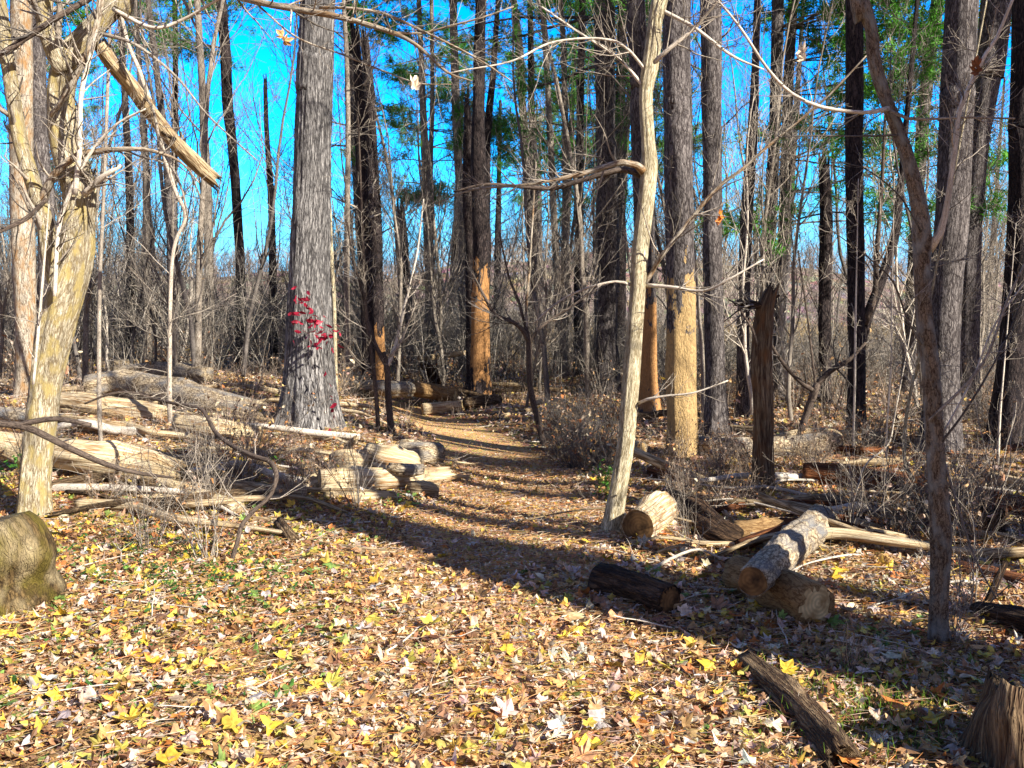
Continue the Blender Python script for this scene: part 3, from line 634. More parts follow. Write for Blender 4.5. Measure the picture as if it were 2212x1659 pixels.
limb(tr, [(1918, 235, 12, -.02), (1900, 238, 10, -.05), (1865, 243, 8, -.1), (1776, 232, 8, -.1), (1712, 203, 7, -.1), (1659, 150, 6, -.15), (1599, 60, 5, -.2), (1546, -5, 4, -.2)], Y, 'twigpale', twigs=(16, .3))
limb(tr, [(1925, 240, 8, -.04), (1960, 256, 7, -.08), (2000, 258, 6, -.1), (2072, 254, 5, -.1), (2192, 256, 4, -.1)], Y, 'twig', twigs=(16, .3))
limb(tr, [(1940, 292, 5, -.04), (1860, 294, 3.5, -.05), (1760, 293, 3, -.1), (1680, 296, 2, -.1)], Y, 'twigdark', twigs=(10, .15), twigm='twigdark')
limb(tr, [(2006, 910, 7, -.03), (2120, 790, 6, -.1), (2180, 640, 5, -.1), (2260, 480, 4, -.1)], Y, 'twig', twigs=(12, .3))
limb(tr, [(2030, 960, 6, -.03), (2090, 880, 5, -.1), (2170, 740, 4, -.1), (2240, 560, 3, -.1)], Y, 'twigdark', twigs=(12, .3), twigm='twigdark')
limb(tr, [(1990, 745, 5, -.03), (1960, 690, 4, -.05), (1930, 610, 4, -.1), (1880, 560, 3, -.1), (1800, 500, 2, -.1)], Y, 'twig', twigs=(10, .2))
limb(tr, [(2040, 1000, 6, -.03), (2100, 1190, 5, -.05), (2150, 1290, 3, -.1)], Y, 'twigdark', twigs=(6, .1))
limb(tr, [(2035, 940, 5, 0), (2100, 820, 4.5, 0), (2150, 700, 4, 0), (2230, 590, 3, 0)], Y, 'twigpale', twigs=(12, .25))
limb(tr, [(1990, 500, 4, -.05), (1940, 420, 3, -.1), (1860, 360, 2.5, -.1), (1790, 350, 2, -.1)], Y, 'twigdark', twigs=(10, .2), twigm='twigdark')
# hanging withered leaves, each with its branch's tree
for nm, lx, ly, yy, lc in (('maple_tree', 612, 78, 5.6, TAN), ('maple_tree', 893, 178, 5.4, CREAM), ('bent_maple_tree', 1733, 112, 3.9, CREAM), ('bent_maple_tree', 2108, 140, 3.8, BRN), ('young_maple_tree', 1556, 465, 6.0, ORG)):
    t_ = bpy.data.objects[nm]; mb = MB(); p = P(lx, ly, yy)[None]
    leaves(mb, p+np.array([[0, 0, 0], [.01, 0, -.03]]), np.array([.05, .045]) if nm[0] != 'b' else np.array([.04, .035]), np.array([lc, lc]), MAPLE, (60, 90), (.8, 1.4)); mb.build('withered_leaf', M['leaf'], t_, smooth=False)

# --- standing trunks of the middle distance (bottom row = foot of the trunk)
def peeled(base, z0, z1, wood, nm):
    d = dict(pine=(lin((158, 150, 146)), lin((50, 43, 43)), 26, .28, .55, 1.0, .015), darkpine=(lin((96, 84, 80)), lin((24, 20, 24)), 26, .28, .55, 1.0, .015))[base]
    return bark(nm, *d, peel=(z0, z1, wood))
OR = lin((206, 152, 96)); YW = lin((206, 172, 118))
bare = [(9, 1.6, .35, 1, dict(rmin=.004, ratio=.15))]
bareT = [(14, 2.2, .3, 1, dict(rmin=.005, ratio=.15))]
pf = lambda zlo, zhi, n, L, **k: (zlo, zhi, n, L, k)
tree('pine_tree', 'furrowed trunk peeled to yellow wood low down, just right of the leaning pale maple',
     [(1462, 0, 58), (1463, 230, 60), (1468, 450, 60), (1470, 620, 60), (1471, 800, 62), (1473, 920, 62), (1474, 986, 66)],
     peeled('pine', .0, 1.75, YW, 'pine_bark_peeled'), S=30, lump=.04, top=15, step=.12, flare=.2, brush=(90, .4, .1, .9), branch=bareT)
tree('pine_tree', 'tall brushy trunk with orange peeled foot behind the leaning pale maple',
     [(1376, 60, 40), (1384, 200, 42), (1388, 400, 42), (1395, 600, 44), (1397, 760, 44), (1397, 905, 48)], peeled('pine', .1, 1.9, OR, 'pine_bark_bare_foot'), S=22, top=14, brush=(130, .6, .35, 1.), branch=bareT)
tree('pine_tree', 'dark furrowed trunk close on the right of the half peeled one',
     [(1536, 0, 42), (1538, 300, 40), (1540, 600, 42), (1545, 800, 42), (1548, 938, 50)], 'pine', S=22, top=16, brush=(90, .5, .15, .8), branch=bareT)
tree('pine_tree', 'slim grey leaning trunk between the dark furrowed one and the pair of tall pines',
     [(1636, 0, 14), (1628, 250, 20), (1612, 480, 26), (1606, 700, 27), (1605, 900, 32)], 'pine', top=15, branch=bare, brush=(40, .4, .2, .8))
tree('pine_tree', 'left one of the pair of tall pines behind the splintered snag',
     [(1681, 0, 24), (1676, 200, 25), (1668, 400, 26), (1656, 640, 28), (1652, 870, 34)], 'pine', top=17, foliage=pf(5.5, 16, 50, 2.6, side=0., dens=1.4), branch=bare)
tree('pine_tree', 'right one of the pair of tall pines behind the splintered snag',
     [(1714, 0, 20), (1704, 150, 22), (1700, 300, 22), (1690, 560, 24), (1684, 700, 26), (1682, 858, 32)], 'pine', top=17, foliage=pf(3.2, 16, 90, 3.4, side=0., dens=1.5))
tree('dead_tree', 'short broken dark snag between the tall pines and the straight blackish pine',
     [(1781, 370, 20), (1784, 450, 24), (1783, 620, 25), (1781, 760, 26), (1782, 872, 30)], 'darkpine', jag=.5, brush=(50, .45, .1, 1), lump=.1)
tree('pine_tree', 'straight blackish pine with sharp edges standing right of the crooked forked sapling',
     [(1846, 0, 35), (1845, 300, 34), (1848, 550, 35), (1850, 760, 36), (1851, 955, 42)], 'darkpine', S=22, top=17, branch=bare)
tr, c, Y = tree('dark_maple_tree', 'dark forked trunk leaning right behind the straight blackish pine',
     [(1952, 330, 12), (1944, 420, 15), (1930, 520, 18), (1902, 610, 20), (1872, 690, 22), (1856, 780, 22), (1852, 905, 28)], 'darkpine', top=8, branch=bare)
limb(tr, [(1868, 700, 14, -.1), (1890, 640, 12, -.1), (1893, 560, 12, -.1), (1905, 400, 8, -.1), (1912, 250, 5, -.1)], Y, 'crook', twigs=(14, .8), rmin=.003, step=.2)
tree('pine_tree', 'broad tall trunk dark on its left side, right behind the bent maple',
     [(2079, -10, 64), (2068, 200, 66), (2060, 400, 64), (2046, 600, 64), (2036, 800, 66), (2030, 975, 78)], 'pine', S=28, lump=.03, top=17, step=.15, brush=(80, .45, .2, .7), branch=bareT)
tree('pine_tree', 'tall trunk leaning left down behind the broad one near the right edge',
     [(2154, -10, 60), (2136, 150, 52), (2114, 300, 46), (2102, 430, 44), (2092, 600, 44), (2088, 905, 52)], 'pine', S=22, top=17, branch=bareT, foliage=pf(6.5, 16, 26, 3.0))
tree('pine_tree', 'dark thick trunk cut off by the right edge of the view',
     [(2226, -10, 62), (2212, 300, 58), (2206, 520, 56), (2192, 700, 56), (2180, 850, 58), (2172, 968, 70)], 'darkpine', S=24, top=17, brush=(80, .5, .2, .8), branch=bareT)
tree('pine_tree', 'grey lit trunk leaning right behind the bent maple fork',
     [(2026, 0, 26), (2008, 120, 26), (1996, 240, 25), (1984, 400, 25), (1970, 640, 26), (1962, 850, 30)], 'pine', top=16, foliage=pf(7., 15, 44, 3.2, side=3.1))
# centre
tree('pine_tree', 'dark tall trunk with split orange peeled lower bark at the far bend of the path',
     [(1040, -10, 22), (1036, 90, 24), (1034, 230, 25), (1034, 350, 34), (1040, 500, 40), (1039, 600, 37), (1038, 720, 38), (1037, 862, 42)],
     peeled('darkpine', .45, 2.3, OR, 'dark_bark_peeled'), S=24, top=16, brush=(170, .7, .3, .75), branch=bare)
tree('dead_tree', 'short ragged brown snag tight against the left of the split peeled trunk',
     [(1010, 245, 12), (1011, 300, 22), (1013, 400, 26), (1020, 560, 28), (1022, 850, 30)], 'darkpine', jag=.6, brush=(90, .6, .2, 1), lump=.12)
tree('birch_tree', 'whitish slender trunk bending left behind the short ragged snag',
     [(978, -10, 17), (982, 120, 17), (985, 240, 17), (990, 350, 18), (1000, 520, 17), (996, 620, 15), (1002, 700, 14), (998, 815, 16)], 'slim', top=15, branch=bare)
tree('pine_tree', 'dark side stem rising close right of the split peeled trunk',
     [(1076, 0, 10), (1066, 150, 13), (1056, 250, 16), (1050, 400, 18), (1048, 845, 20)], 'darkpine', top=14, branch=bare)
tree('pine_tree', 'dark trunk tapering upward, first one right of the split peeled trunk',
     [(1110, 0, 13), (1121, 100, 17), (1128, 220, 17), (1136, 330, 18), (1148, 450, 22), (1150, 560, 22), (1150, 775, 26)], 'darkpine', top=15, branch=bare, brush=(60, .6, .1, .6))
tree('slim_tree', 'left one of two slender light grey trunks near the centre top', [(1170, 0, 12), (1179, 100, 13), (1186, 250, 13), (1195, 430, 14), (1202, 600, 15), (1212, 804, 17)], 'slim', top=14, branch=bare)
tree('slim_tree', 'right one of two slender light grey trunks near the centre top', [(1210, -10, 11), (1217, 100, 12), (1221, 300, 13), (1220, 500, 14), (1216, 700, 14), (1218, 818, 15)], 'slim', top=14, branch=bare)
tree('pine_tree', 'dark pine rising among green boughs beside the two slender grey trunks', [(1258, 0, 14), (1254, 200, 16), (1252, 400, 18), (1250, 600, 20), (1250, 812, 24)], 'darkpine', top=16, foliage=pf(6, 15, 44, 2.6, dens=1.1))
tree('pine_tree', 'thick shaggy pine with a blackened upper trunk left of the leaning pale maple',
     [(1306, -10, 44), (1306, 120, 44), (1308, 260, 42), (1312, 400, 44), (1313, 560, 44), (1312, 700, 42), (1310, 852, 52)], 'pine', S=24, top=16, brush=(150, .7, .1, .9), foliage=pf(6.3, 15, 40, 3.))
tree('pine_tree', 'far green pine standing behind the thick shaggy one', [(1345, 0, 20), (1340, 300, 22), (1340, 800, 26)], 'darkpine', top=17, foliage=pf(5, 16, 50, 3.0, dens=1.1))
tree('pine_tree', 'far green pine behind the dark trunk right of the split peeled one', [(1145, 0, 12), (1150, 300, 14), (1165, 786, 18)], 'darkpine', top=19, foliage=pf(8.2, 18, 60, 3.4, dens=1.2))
# left of centre
tree('dead_tree', 'dark snag with a bent broken top, left one of two behind the great grey trunk',
     [(768, 90, 16), (776, 170, 22), (778, 300, 24), (786, 480, 24), (792, 640, 26), (798, 836, 30)], 'darkpine', jag=.6, brush=(110, .6, .1, 1.), branch=[(6, 1.2, .5, 1)])
tree('dead_tree', 'pointed dark snag with an orange foot, right one of two behind the great grey trunk',
     [(792, 128, 16), (797, 200, 24), (802, 320, 25), (810, 460, 26), (814, 600, 28), (818, 826, 32)], peeled('darkpine', .15, 1.3, OR, 'dark_bark_orange_foot'), jag=.9, brush=(60, .6, .1, .9))
tree('dead_tree', 'low ragged snag just right of the pair of dark snags', [(866, 462, 16), (870, 520, 22), (877, 640, 22), (882, 795, 25)], 'darkpine', jag=.5, brush=(40, .5, .2, 1.), lump=.12)
tree('pine_tree', 'thin twin stemmed pine with hanging green boughs right of the low ragged snag',
     [(905, 0, 10), (912, 180, 12), (920, 330, 14), (925, 520, 15), (928, 808, 18)], 'slim', top=16, foliage=pf(4.6, 15, 52, 2.6, dens=1.2))
tree('slim_tree', 'thin stem beside the twin stemmed pine', [(932, 0, 8), (934, 200, 10), (930, 400, 11), (934, 800, 14)], 'slim', top=14, branch=bare)
tree('slim_tree', 'thin whitish stem between the great grey trunk and the pair of dark snags', [(742, 0, 9), (748, 110, 10), (752, 300, 11), (749, 560, 12), (752, 850, 14)], 'slim', top=12, branch=bare)
tree('slim_tree', 'thin white sapling stem touching the right edge of the great grey trunk', [(708, 360, 6), (712, 460, 9), (716, 560, 9), (722, 660, 8), (726, 870, 10)], 'white', top=5, branch=bare)
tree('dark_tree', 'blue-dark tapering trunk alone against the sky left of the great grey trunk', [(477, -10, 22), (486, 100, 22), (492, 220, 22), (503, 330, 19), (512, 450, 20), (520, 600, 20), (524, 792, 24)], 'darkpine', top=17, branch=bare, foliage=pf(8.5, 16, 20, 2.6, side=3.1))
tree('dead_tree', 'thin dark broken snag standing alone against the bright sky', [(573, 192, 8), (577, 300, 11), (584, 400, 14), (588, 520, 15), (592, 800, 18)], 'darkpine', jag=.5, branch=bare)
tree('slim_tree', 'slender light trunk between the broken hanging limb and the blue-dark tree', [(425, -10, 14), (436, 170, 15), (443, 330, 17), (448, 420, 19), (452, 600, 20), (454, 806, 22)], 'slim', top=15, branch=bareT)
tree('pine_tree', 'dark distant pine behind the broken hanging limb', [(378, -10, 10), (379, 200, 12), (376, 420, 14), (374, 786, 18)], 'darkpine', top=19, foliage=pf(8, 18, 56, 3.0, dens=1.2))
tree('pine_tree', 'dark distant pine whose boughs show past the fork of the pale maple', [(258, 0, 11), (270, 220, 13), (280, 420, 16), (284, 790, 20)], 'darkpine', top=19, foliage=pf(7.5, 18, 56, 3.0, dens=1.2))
tree('slim_tree', 'rough lit trunk leaning slightly under the broken hanging limb', [(308, 240, 12), (314, 330, 15), (318, 480, 17), (320, 800, 20)], 'slim', top=10, branch=bare)
tree('dark_tree', 'grey trunk with dark base between the pale maple and the rough lit trunk', [(356, 300, 16), (368, 400, 22), (372, 560, 20), (374, 812, 24)], 'pine', top=9, branch=bare, brush=(40, .5, .2, .9))
tree('maple_tree', 'pale vertical trunk with whitish patches behind the forked maple', [(46, -10, 42), (46, 150, 43), (45, 300, 44), (50, 500, 44), (56, 700, 42), (58, 858, 48)], 'maple2', S=22, top=12, branch=bare)
tree('pine_tree', 'grey textured trunk in shade just behind the forked maple', [(82, 0, 26), (84, 150, 28), (86, 300, 34), (98, 430, 34), (104, 600, 34), (108, 840, 38)], 'pine', S=20, top=12, branch=bare)
tree('slim_tree', 'thin straight sapling pressed against the right side of the forked maple', [(240, 0, 5), (232, 200, 7), (226, 380, 7), (216, 600, 8), (214, 850, 9)], 'twig', Y=8.5, top=6, branch=[(12, 1., .2, 1)])
tree('slim_tree', 'thin leaning sapling below the broken hanging limb', [(268, 60, 7), (300, 150, 9), (330, 240, 10), (350, 320, 10), (378, 410, 9), (400, 470, 8), (372, 560, 8), (366, 830, 10)], 'twig', Y=9.5, top=6, branch=[(14, 1., .1, 1)])

# splintered grey snag on the right
tr, c, Y = tree('dead_tree', 'splintered grey-brown snag with a broken top and side stub standing right of the path',
    [(1662, 636, 22), (1654, 660, 34), (1650, 700, 40), (1644, 780, 42), (1646, 860, 40), (1648, 960, 40), (1652, 1068, 48)],
    bark('snag_wood', lin((186, 164, 130)), lin((66, 42, 28)), 40, .07, .5, 1.1, .012, stain=lin((140, 100, 62))), S=24, lump=.09, flare=.1, jag=.16, step=.04, knots=6)
limb(tr, [(1652, 664, 18, 0), (1630, 658, 17, -.02), (1606, 658, 15, -.04), (1588, 654, 12, -.06)], Y, 'darkbark', name='stub', twigs=(16, .3), twigm='twigdark')
limb(tr, [(1660, 646, 12, 0), (1674, 642, 10, -.02), (1684, 638, 5, -.02)], Y, 'darkbark', name='stub')
limb(tr, [(1636, 745, 6, -.15), (1625, 710, 6, -.15), (1612, 690, 5, -.15), (1596, 665, 5, -.1)], Y, 'crook', name='vine')

# crooked saplings
tr, c, Y = tree('crooked_sapling', 'dark crooked sapling bending over the right side of the path and forking at chest height',
    [(1136, 706, 9), (1143, 740, 13), (1144, 790, 13), (1146, 840, 13), (1157, 890, 12), (1168, 935, 13), (1182, 968, 16)], 'crook', S=12, flare=.1, step=.05)
limb(tr, [(1143, 738, 11, 0), (1128, 712, 10, -.05), (1106, 695, 9, -.1), (1070, 680, 8, -.1), (1046, 640, 6, -.1), (1020, 590, 4, -.1)], Y, 'crook', twigs=(18, .6), twigm='twigdark', rmin=.002)
limb(tr, [(1143, 742, 8, 0), (1160, 715, 8, 0), (1190, 690, 7, .1), (1225, 668, 5, .1), (1290, 622, 3, .1)], Y, 'crook', twigs=(18, .5), rmin=.002)
limb(tr, [(1140, 715, 7, 0), (1137, 660, 6, 0), (1142, 600, 5, 0), (1150, 480, 4, 0), (1158, 350, 3, 0)], Y, 'maple2', twigs=(20, .6), rmin=.002)
limb(tr, [(1136, 712, 7, 0), (1120, 650, 6, 0), (1100, 600, 5, 0), (1078, 500, 3, 0)], Y, 'crook', twigs=(18, .5), rmin=.002)
tr, c, Y = tree('crooked_sapling', 'dark forked sapling on the left edge of the path with two tall wands',
    [(828, 760, 9), (836, 795, 13), (838, 850, 14), (842, 900, 14), (848, 938, 17)], 'crook', S=12, flare=.1, step=.05)
limb(tr, [(836, 792, 11, 0), (812, 748, 9, 0), (801, 715, 8, 0), (788, 670, 8, 0), (778, 610, 7, 0), (764, 565, 5, 0), (750, 480, 4, 0)], Y, 'crook', twigs=(20, .6), twigm='twigdark', rmin=.002)
limb(tr, [(838, 790, 9, 0), (856, 740, 8, .05), (872, 670, 7, .05), (885, 620, 6, .05), (902, 540, 4, .1), (915, 430, 3, .1)], Y, 'twigpale', twigs=(20, .5), rmin=.002)
limb(tr, [(842, 770, 7, 0), (862, 745, 6, 0), (880, 705, 5, 0), (900, 650, 3, 0)], Y, 'twig', twigs=(14, .5), rmin=.002)
tree('crooked_sapling', 'slender dark stem just left of the forked sapling by the path', [(786, 560, 6), (790, 660, 8), (802, 760, 9), (812, 850, 9), (818, 930, 11)], 'crook', top=4, branch=[(16, .9, .2, 1)])
tr, c, Y = tree('crooked_sapling', 'low crooked sapling forking widely above the big tan log on the right',
    [(1766, 826, 14), (1758, 850, 17), (1744, 890, 15), (1730, 935, 15), (1716, 985, 17)], 'crook', S=12, step=.05)
limb(tr, [(1760, 845, 12, 0), (1735, 830, 10, 0), (1700, 795, 9, 0), (1672, 755, 7, 0), (1655, 720, 5, 0)], Y, 'crook', twigs=(12, .35), twigm='twigdark')
limb(tr, [(1764, 832, 13, 0), (1790, 805, 12, 0), (1812, 790, 12, 0), (1836, 776, 9, 0), (1870, 740, 5, 0)], Y, 'crook', twigs=(10, .35), twigm='twigdark')
limb(tr, [(1762, 840, 5, 0), (1746, 700, 4, 0), (1738, 640, 4, 0), (1724, 540, 3, 0)], Y, 'crook', twigs=(14, .4), twigm='twigdark')
tree('white_sapling', 'bent white stemmed sapling left of the bent brown maple', [(1990, 750, 6), (1975, 810, 7), (1958, 900, 7), (1954, 960, 8), (1956, 1006, 7), (1974, 1040, 7), (1988, 1080, 8), (1992, 1112, 9)], 'white', top=4, S=10, branch=[(14, .6, .2, 1)])
tree('white_sapling', 'straight thin pale sapling crossing the foot of the straight blackish pine', [(1850, 600, 3), (1848, 700, 5), (1846, 850, 5), (1842, 985, 6)], 'twigpale', top=3, S=8, branch=[(10, .5, .3, 1)])
tree('white_sapling', 'thin pale wand standing just left of the bent white stemmed sapling', [(1926, 690, 3), (1924, 800, 4), (1916, 920, 4), (1914, 1000, 5)], 'twigpale', top=3, S=8, branch=[(10, .5, .3, 1)])
tree('white_sapling', 'thin leaning wand over the rotten red log', [(1936, 880, 3), (1918, 960, 4), (1866, 1010, 4), (1840, 1090, 5)], 'twigpale', top=2.2, S=8, branch=[(8, .4, .3, 1)])
tree('white_sapling', 'twin pale wand beside the dark trunk at the right edge', [(2170, 780, 3), (2160, 900, 5), (2156, 1010, 6)], 'twigpale', top=2.5, S=8, branch=[(8, .5, .3, 1)])

# broken limb hung up in the maple on the left
mb = MB(); rows = [(214, 92, 30, -.3), (240, 132, 34, -.2), (280, 180, 34, 0), (330, 248, 34, .2), (380, 310, 36, .4), (425, 355, 38, .6), (456, 382, 34, .7)]
Yb = 6.9; c, _ = stem(mb, [np.append(P(a_, b_, Yb+d_), RW(w_, Yb)) for a_, b_, w_, d_ in rows], 20, .035, .1, True, jag=.14, knots=8)
hl = mb.build('hung_limb', M['oldwood'], origin=c[len(c)//2, :3]); tag(hl, 'broken shaggy limb hung up slanting across the sky right of the pale maple', 'limb')
limb(hl, [(256, 138, 12, -.2), (244, 120, 10, -.2), (238, 98, 7, -.2)], Yb, 'shagbark', name='stub'); limb(hl, [(376, 300, 9, .3), (360, 292, 8, .1), (350, 285, 5, 0)], Yb, 'shagbark', name='stub')
limb(hl, [(308, 206, 8, .1), (330, 235, 6, -.1), (350, 320, 6, -.15), (390, 400, 5, -.2), (406, 470, 4, -.2)], Yb, 'twig', name='stub', twigs=(16, .35))

# ------------------------------------------------------------ logs
def L_(px, py, w, lift=0.0):
    r = .05
    for _ in range(5):
        p = G(px, py, r+lift); r = RW(w, p[1])
    return np.append(p, r)
def end_disc(p, d, r, mat, parent, name='cut_end', S=28, out=.003, sq=1.0):
    d = nrm(np.asarray(d)); ref = np.array([0, 0, 1.]) if abs(d[2]) < .8 else np.array([1., 0, 0]); U = nrm(ref-ref@d*d); V = np.cross(d, U)
    mb = MB(); rings = [0, .35, .7, 1.0]; vs = []; bs = []
    th = np.arange(S)*2*math.pi/S; wob = 1+.03*np.sin(3*th+p[0])+.02*np.sin(5*th+p[1])
    o = rng.uniform(-.02, .02, 2)
    for k, g in enumerate(rings):
        rr = r*g*wob; q_ = p+d*(out+.006*(1-g))+np.cos(th)[:, None]*U*rr[:, None]+np.sin(th)[:, None]*V*rr[:, None]
        vs.append(q_); bs.append(np.stack([np.cos(th)*rr+o[0], np.sin(th)*rr+o[1], 0*rr], -1))
    i = np.arange(4*S).reshape(4, S); a = i[:-1]; b = np.roll(a, -1, 1); e = i[1:]; f = np.roll(e, -1, 1)
    q = np.stack([a, e, f, b], -1).reshape(-1, 4); mb.add(np.concatenate(vs), q, None, np.concatenate(bs)); return mb.build(name, M[mat], parent)
def log(label, pts, mat, S=26, ends=(None, None), name='fallen_log', lump=.05, jag=0, knots=2, cat='log', step=.05, lift=0, group=None, raw=None):
    S = 40
    rows = raw if raw is not None else [L_(p[0], p[1], p[2], (p[3] if len(p) > 3 else 0)+lift) for p in pts]
    mb = MB(); c, v = stem(mb, rows, S, step, lump*1.3, True, jag=jag or rows[0][3]*.12, knots=knots+3, ridge=.03)
    o = mb.build(name, M[mat] if isinstance(mat, str) else mat, origin=c[len(c)//2, :3]-np.array([0, 0, c[len(c)//2, 3]])); tag(o, label, cat, group)
    if ends[0]: end_disc(c[0, :3], c[0, :3]-c[1, :3], c[0, 3]*.93, ends[0], o)
    if ends[1]: end_disc(c[-1, :3], c[-1, :3]-c[-2, :3], c[-1, 3]*.93, ends[1], o)
    return o, c
# right foreground
lg, c14 = log('stout tan log with its round cut end facing the camera at lower right', [(1590, 1240, 84), (1680, 1270, 94), (1762, 1308, 100)], 'tanlog', S=34, ends=('cut', 'cut'), lump=.02)
lg, _ = log('pale log with a hollow dark end resting across the stout tan log', None, 'birchlog', S=28, ends=('cutdark', None), lump=.04, jag=.05, knots=3,
    raw=[np.append(P(1626, 1256, 4.25), RW(68, 4.25)), np.append(P(1690, 1196, 4.9), RW(72, 4.9)), np.append(P(1735, 1158, 5.5), RW(72, 5.5)), np.append(P(1775, 1122, 6.1), RW(66, 6.1))])
log('dark ridged bark log lying in shadow at the near side of the path', [(1292, 1246, 60), (1370, 1268, 62), (1446, 1296, 66)], 'darkbark', S=30, ends=('cutdark', 'cutdark'), lump=.07, knots=3)
lg, _ = log('short thick cut log tucked against the foot of the leaning pale maple', [(1378, 1136, 76), (1402, 1118, 76), (1430, 1100, 72)], 'barewood', S=26, ends=('cutdark', 'cut'), lump=.05)
mb = MB(); p = G(1239, 1345); stem(mb, [np.append(p-np.array([0, 0, .03]), RW(54, p[1])), np.append(p+np.array([0, 0, .035]), RW(50, p[1]))], 26, .02, .03, True, flare=.2)
st = mb.build('cut_stump', M['shagbark'], origin=p); tag(st, 'small sawn stump barely above the leaves in the middle foreground', 'stump'); end_disc(p+np.array([0, 0, .035]), (0, 0, 1), RW(49, p[1]), 'cut', st)
log('long shaggy barked log sunk in leaves at the lower right', [(1612, 1430, 50), (1690, 1502, 64), (1760, 1574, 72), (1812, 1640, 80)], 'shagbark', S=26, lump=.12, jag=.08, knots=5, lift=-.03)
# stump bottom right
mb = MB(); p = G(2215, 1650); stem(mb, [np.append(p+np.array([.0, 0, -.06]), .15), np.append(p+np.array([0.01, .02, .10]), .13), np.append(p+np.array([.03, .05, .235]), .115)], 40, .015, .14, True, flare=.3, jag=.06, knots=12)
tag(mb.build('shaggy_stump', M['shagbark'], origin=p), 'shaggy barked stump cut off by the lower right corner', 'stump')
log('brown half buried log behind the bent brown maple', [(2052, 1222, 30), (2120, 1238, 34), (2230, 1262, 40)], 'redwood', S=20, lump=.08, lift=-.01)
log('rotten brown log along the right edge below the bent maple foot', [(2110, 1320, 40), (2200, 1345, 60), (2290, 1370, 70)], 'darkbark', S=22, lump=.1, lift=-.02)
log('long reddish rotten log lying across behind the snag on the right', [(1735, 1024, 44), (1830, 1030, 52), (1930, 1042, 50), (2012, 1052, 46)], 'redwood', S=26, lump=.07, knots=5, jag=.1)
log('reddish rotten log continuing to the right edge past the bent maple', [(2056, 1058, 40), (2130, 1080, 46), (2240, 1100, 52)], 'redwood', S=24, lump=.08, knots=4)
log('pale weathered log lying above the reddish one at the right edge', [(2076, 1016, 14), (2130, 1030, 26), (2190, 1046, 30), (2250, 1062, 32)], 'oldwood', S=20, lump=.08)
log('big smooth tan log with a rounded right end lying behind the snag', [(1512, 962, 40), (1580, 968, 44), (1660, 966, 46), (1740, 962, 48), (1806, 954, 48)], 'tanlog' if 0 else 'birchlog', S=28, ends=('cut', 'cut'), lump=.03, step=.1)
log('long thin bare pole slanting over the leaves from the snag foot to the bent maple', [(1640, 1070, 14, .22), (1729, 1104, 14, .16), (1845, 1146, 15, .12), (1940, 1172, 14, .08), (2024, 1186, 12, .02)], 'oldwood', S=12, cat='pole', name='fallen_pole', lump=.05)
log('bare pole slanting behind the cut log at the foot of the leaning pale maple', [(1366, 974, 20, .22), (1420, 998, 22, .15), (1478, 1022, 22, .08), (1540, 1046, 18, .02)], 'oldwood', S=14, name='fallen_pole', cat='pole')
log('dark rotten log under the bare pole behind the leaning pale maple', [(1408, 1018, 26), (1450, 1032, 30), (1500, 1048, 30)], 'redwood', S=18)
log('dark rooty log butt tangled in brush right of the cut log', [(1440, 1075, 40), (1500, 1105, 50), (1560, 1150, 56), (1600, 1165, 44)], 'darkbark', S=24, lump=.16, knots=8)
log('rounded tan log end half hidden under dry shrubs behind the pale hollow log', [(1580, 1150, 46), (1640, 1150, 50), (1680, 1140, 44)], 'tanlog', S=22, ends=('cut', None))
log('cut log with a pale face pointing at the path beside the crooked sapling', [(1204, 978, 40), (1260, 972, 38), (1330, 968, 36)], 'birchlog', S=24, ends=('cut', None))
log('round log end lying behind the leaning pale maple trunk', [(1340, 965, 32), (1385, 972, 34)], 'birchlog', S=20, ends=(None, 'cut'))
mb = MB(); p = G(2138, 1165); stem(mb, [np.append(p-np.array([0, 0, .05]), RW(50, p[1])), np.append(p+np.array([0, 0, .2]), RW(48, p[1]))], 20, .04, .08, True, flare=.15, jag=.06)
tag(mb.build('post_stump', M['darkbark'], origin=p), 'short blackened stump standing right of the bent brown maple', 'stump')
mb = MB(); a_ = G(2122, 1312); stem(mb, [np.append(a_-np.array([0, 0, .03]), .02), np.append(P(2150, 1262, a_[1]), .018), np.append(P(2170, 1220, a_[1]+.05), .013)], 12, .03, .1, True, jag=.03)
tag(mb.build('leaning_stub', M['darkbark'], origin=a_), 'short dark stub leaning right beyond the foot of the bent maple', 'stub')
# path side, left
log('short round mossy log with its cut end turned left at the edge of the path', [(862, 974, 50), (900, 979, 52), (944, 980, 48)], 'birchlog', S=28, ends=('cut', 'cut'), lump=.02)
log('pale split log with ragged grain reaching toward the path', [(690, 1040, 48), (790, 1036, 46), (880, 1032, 42), (962, 1024, 30)], 'barewood', S=24, lump=.1, jag=.12, knots=3, lift=.02)
log('thick pale wedge of split log leaning on the ragged one', [(796, 978, 44, .12), (846, 994, 54, .08), (896, 1008, 46, .02)], 'barewood', S=18, lump=.12, ends=('cutdark', None))
log('short log chunk in half shade below the ragged split log', [(886, 1055, 30), (912, 1058, 34), (948, 1060, 30)], 'oldwood', S=18, ends=('cut', None))
log('split slab lying left of the ragged pale log', [(620, 1058, 26), (680, 1040, 32), (735, 1020, 36)], 'barewood', S=14, lump=.12, jag=.1)
log('stubby root-end chunk heaped against the left of the pale wedge', [(716, 1004, 46, .04), (752, 1000, 54, .05), (790, 1002, 46, .05)], 'barewood', S=24, lump=.14, jag=.1)
log('short pale block lying on top of the ragged split log', [(842, 1012, 24, .16), (876, 1016, 28, .15), (908, 1014, 24, .13)], 'birchlog', lump=.1)
log('bright split rail low in front of the ragged split log', [(700, 1068, 18), (770, 1074, 22), (850, 1070, 18)], 'barewood', lump=.1)
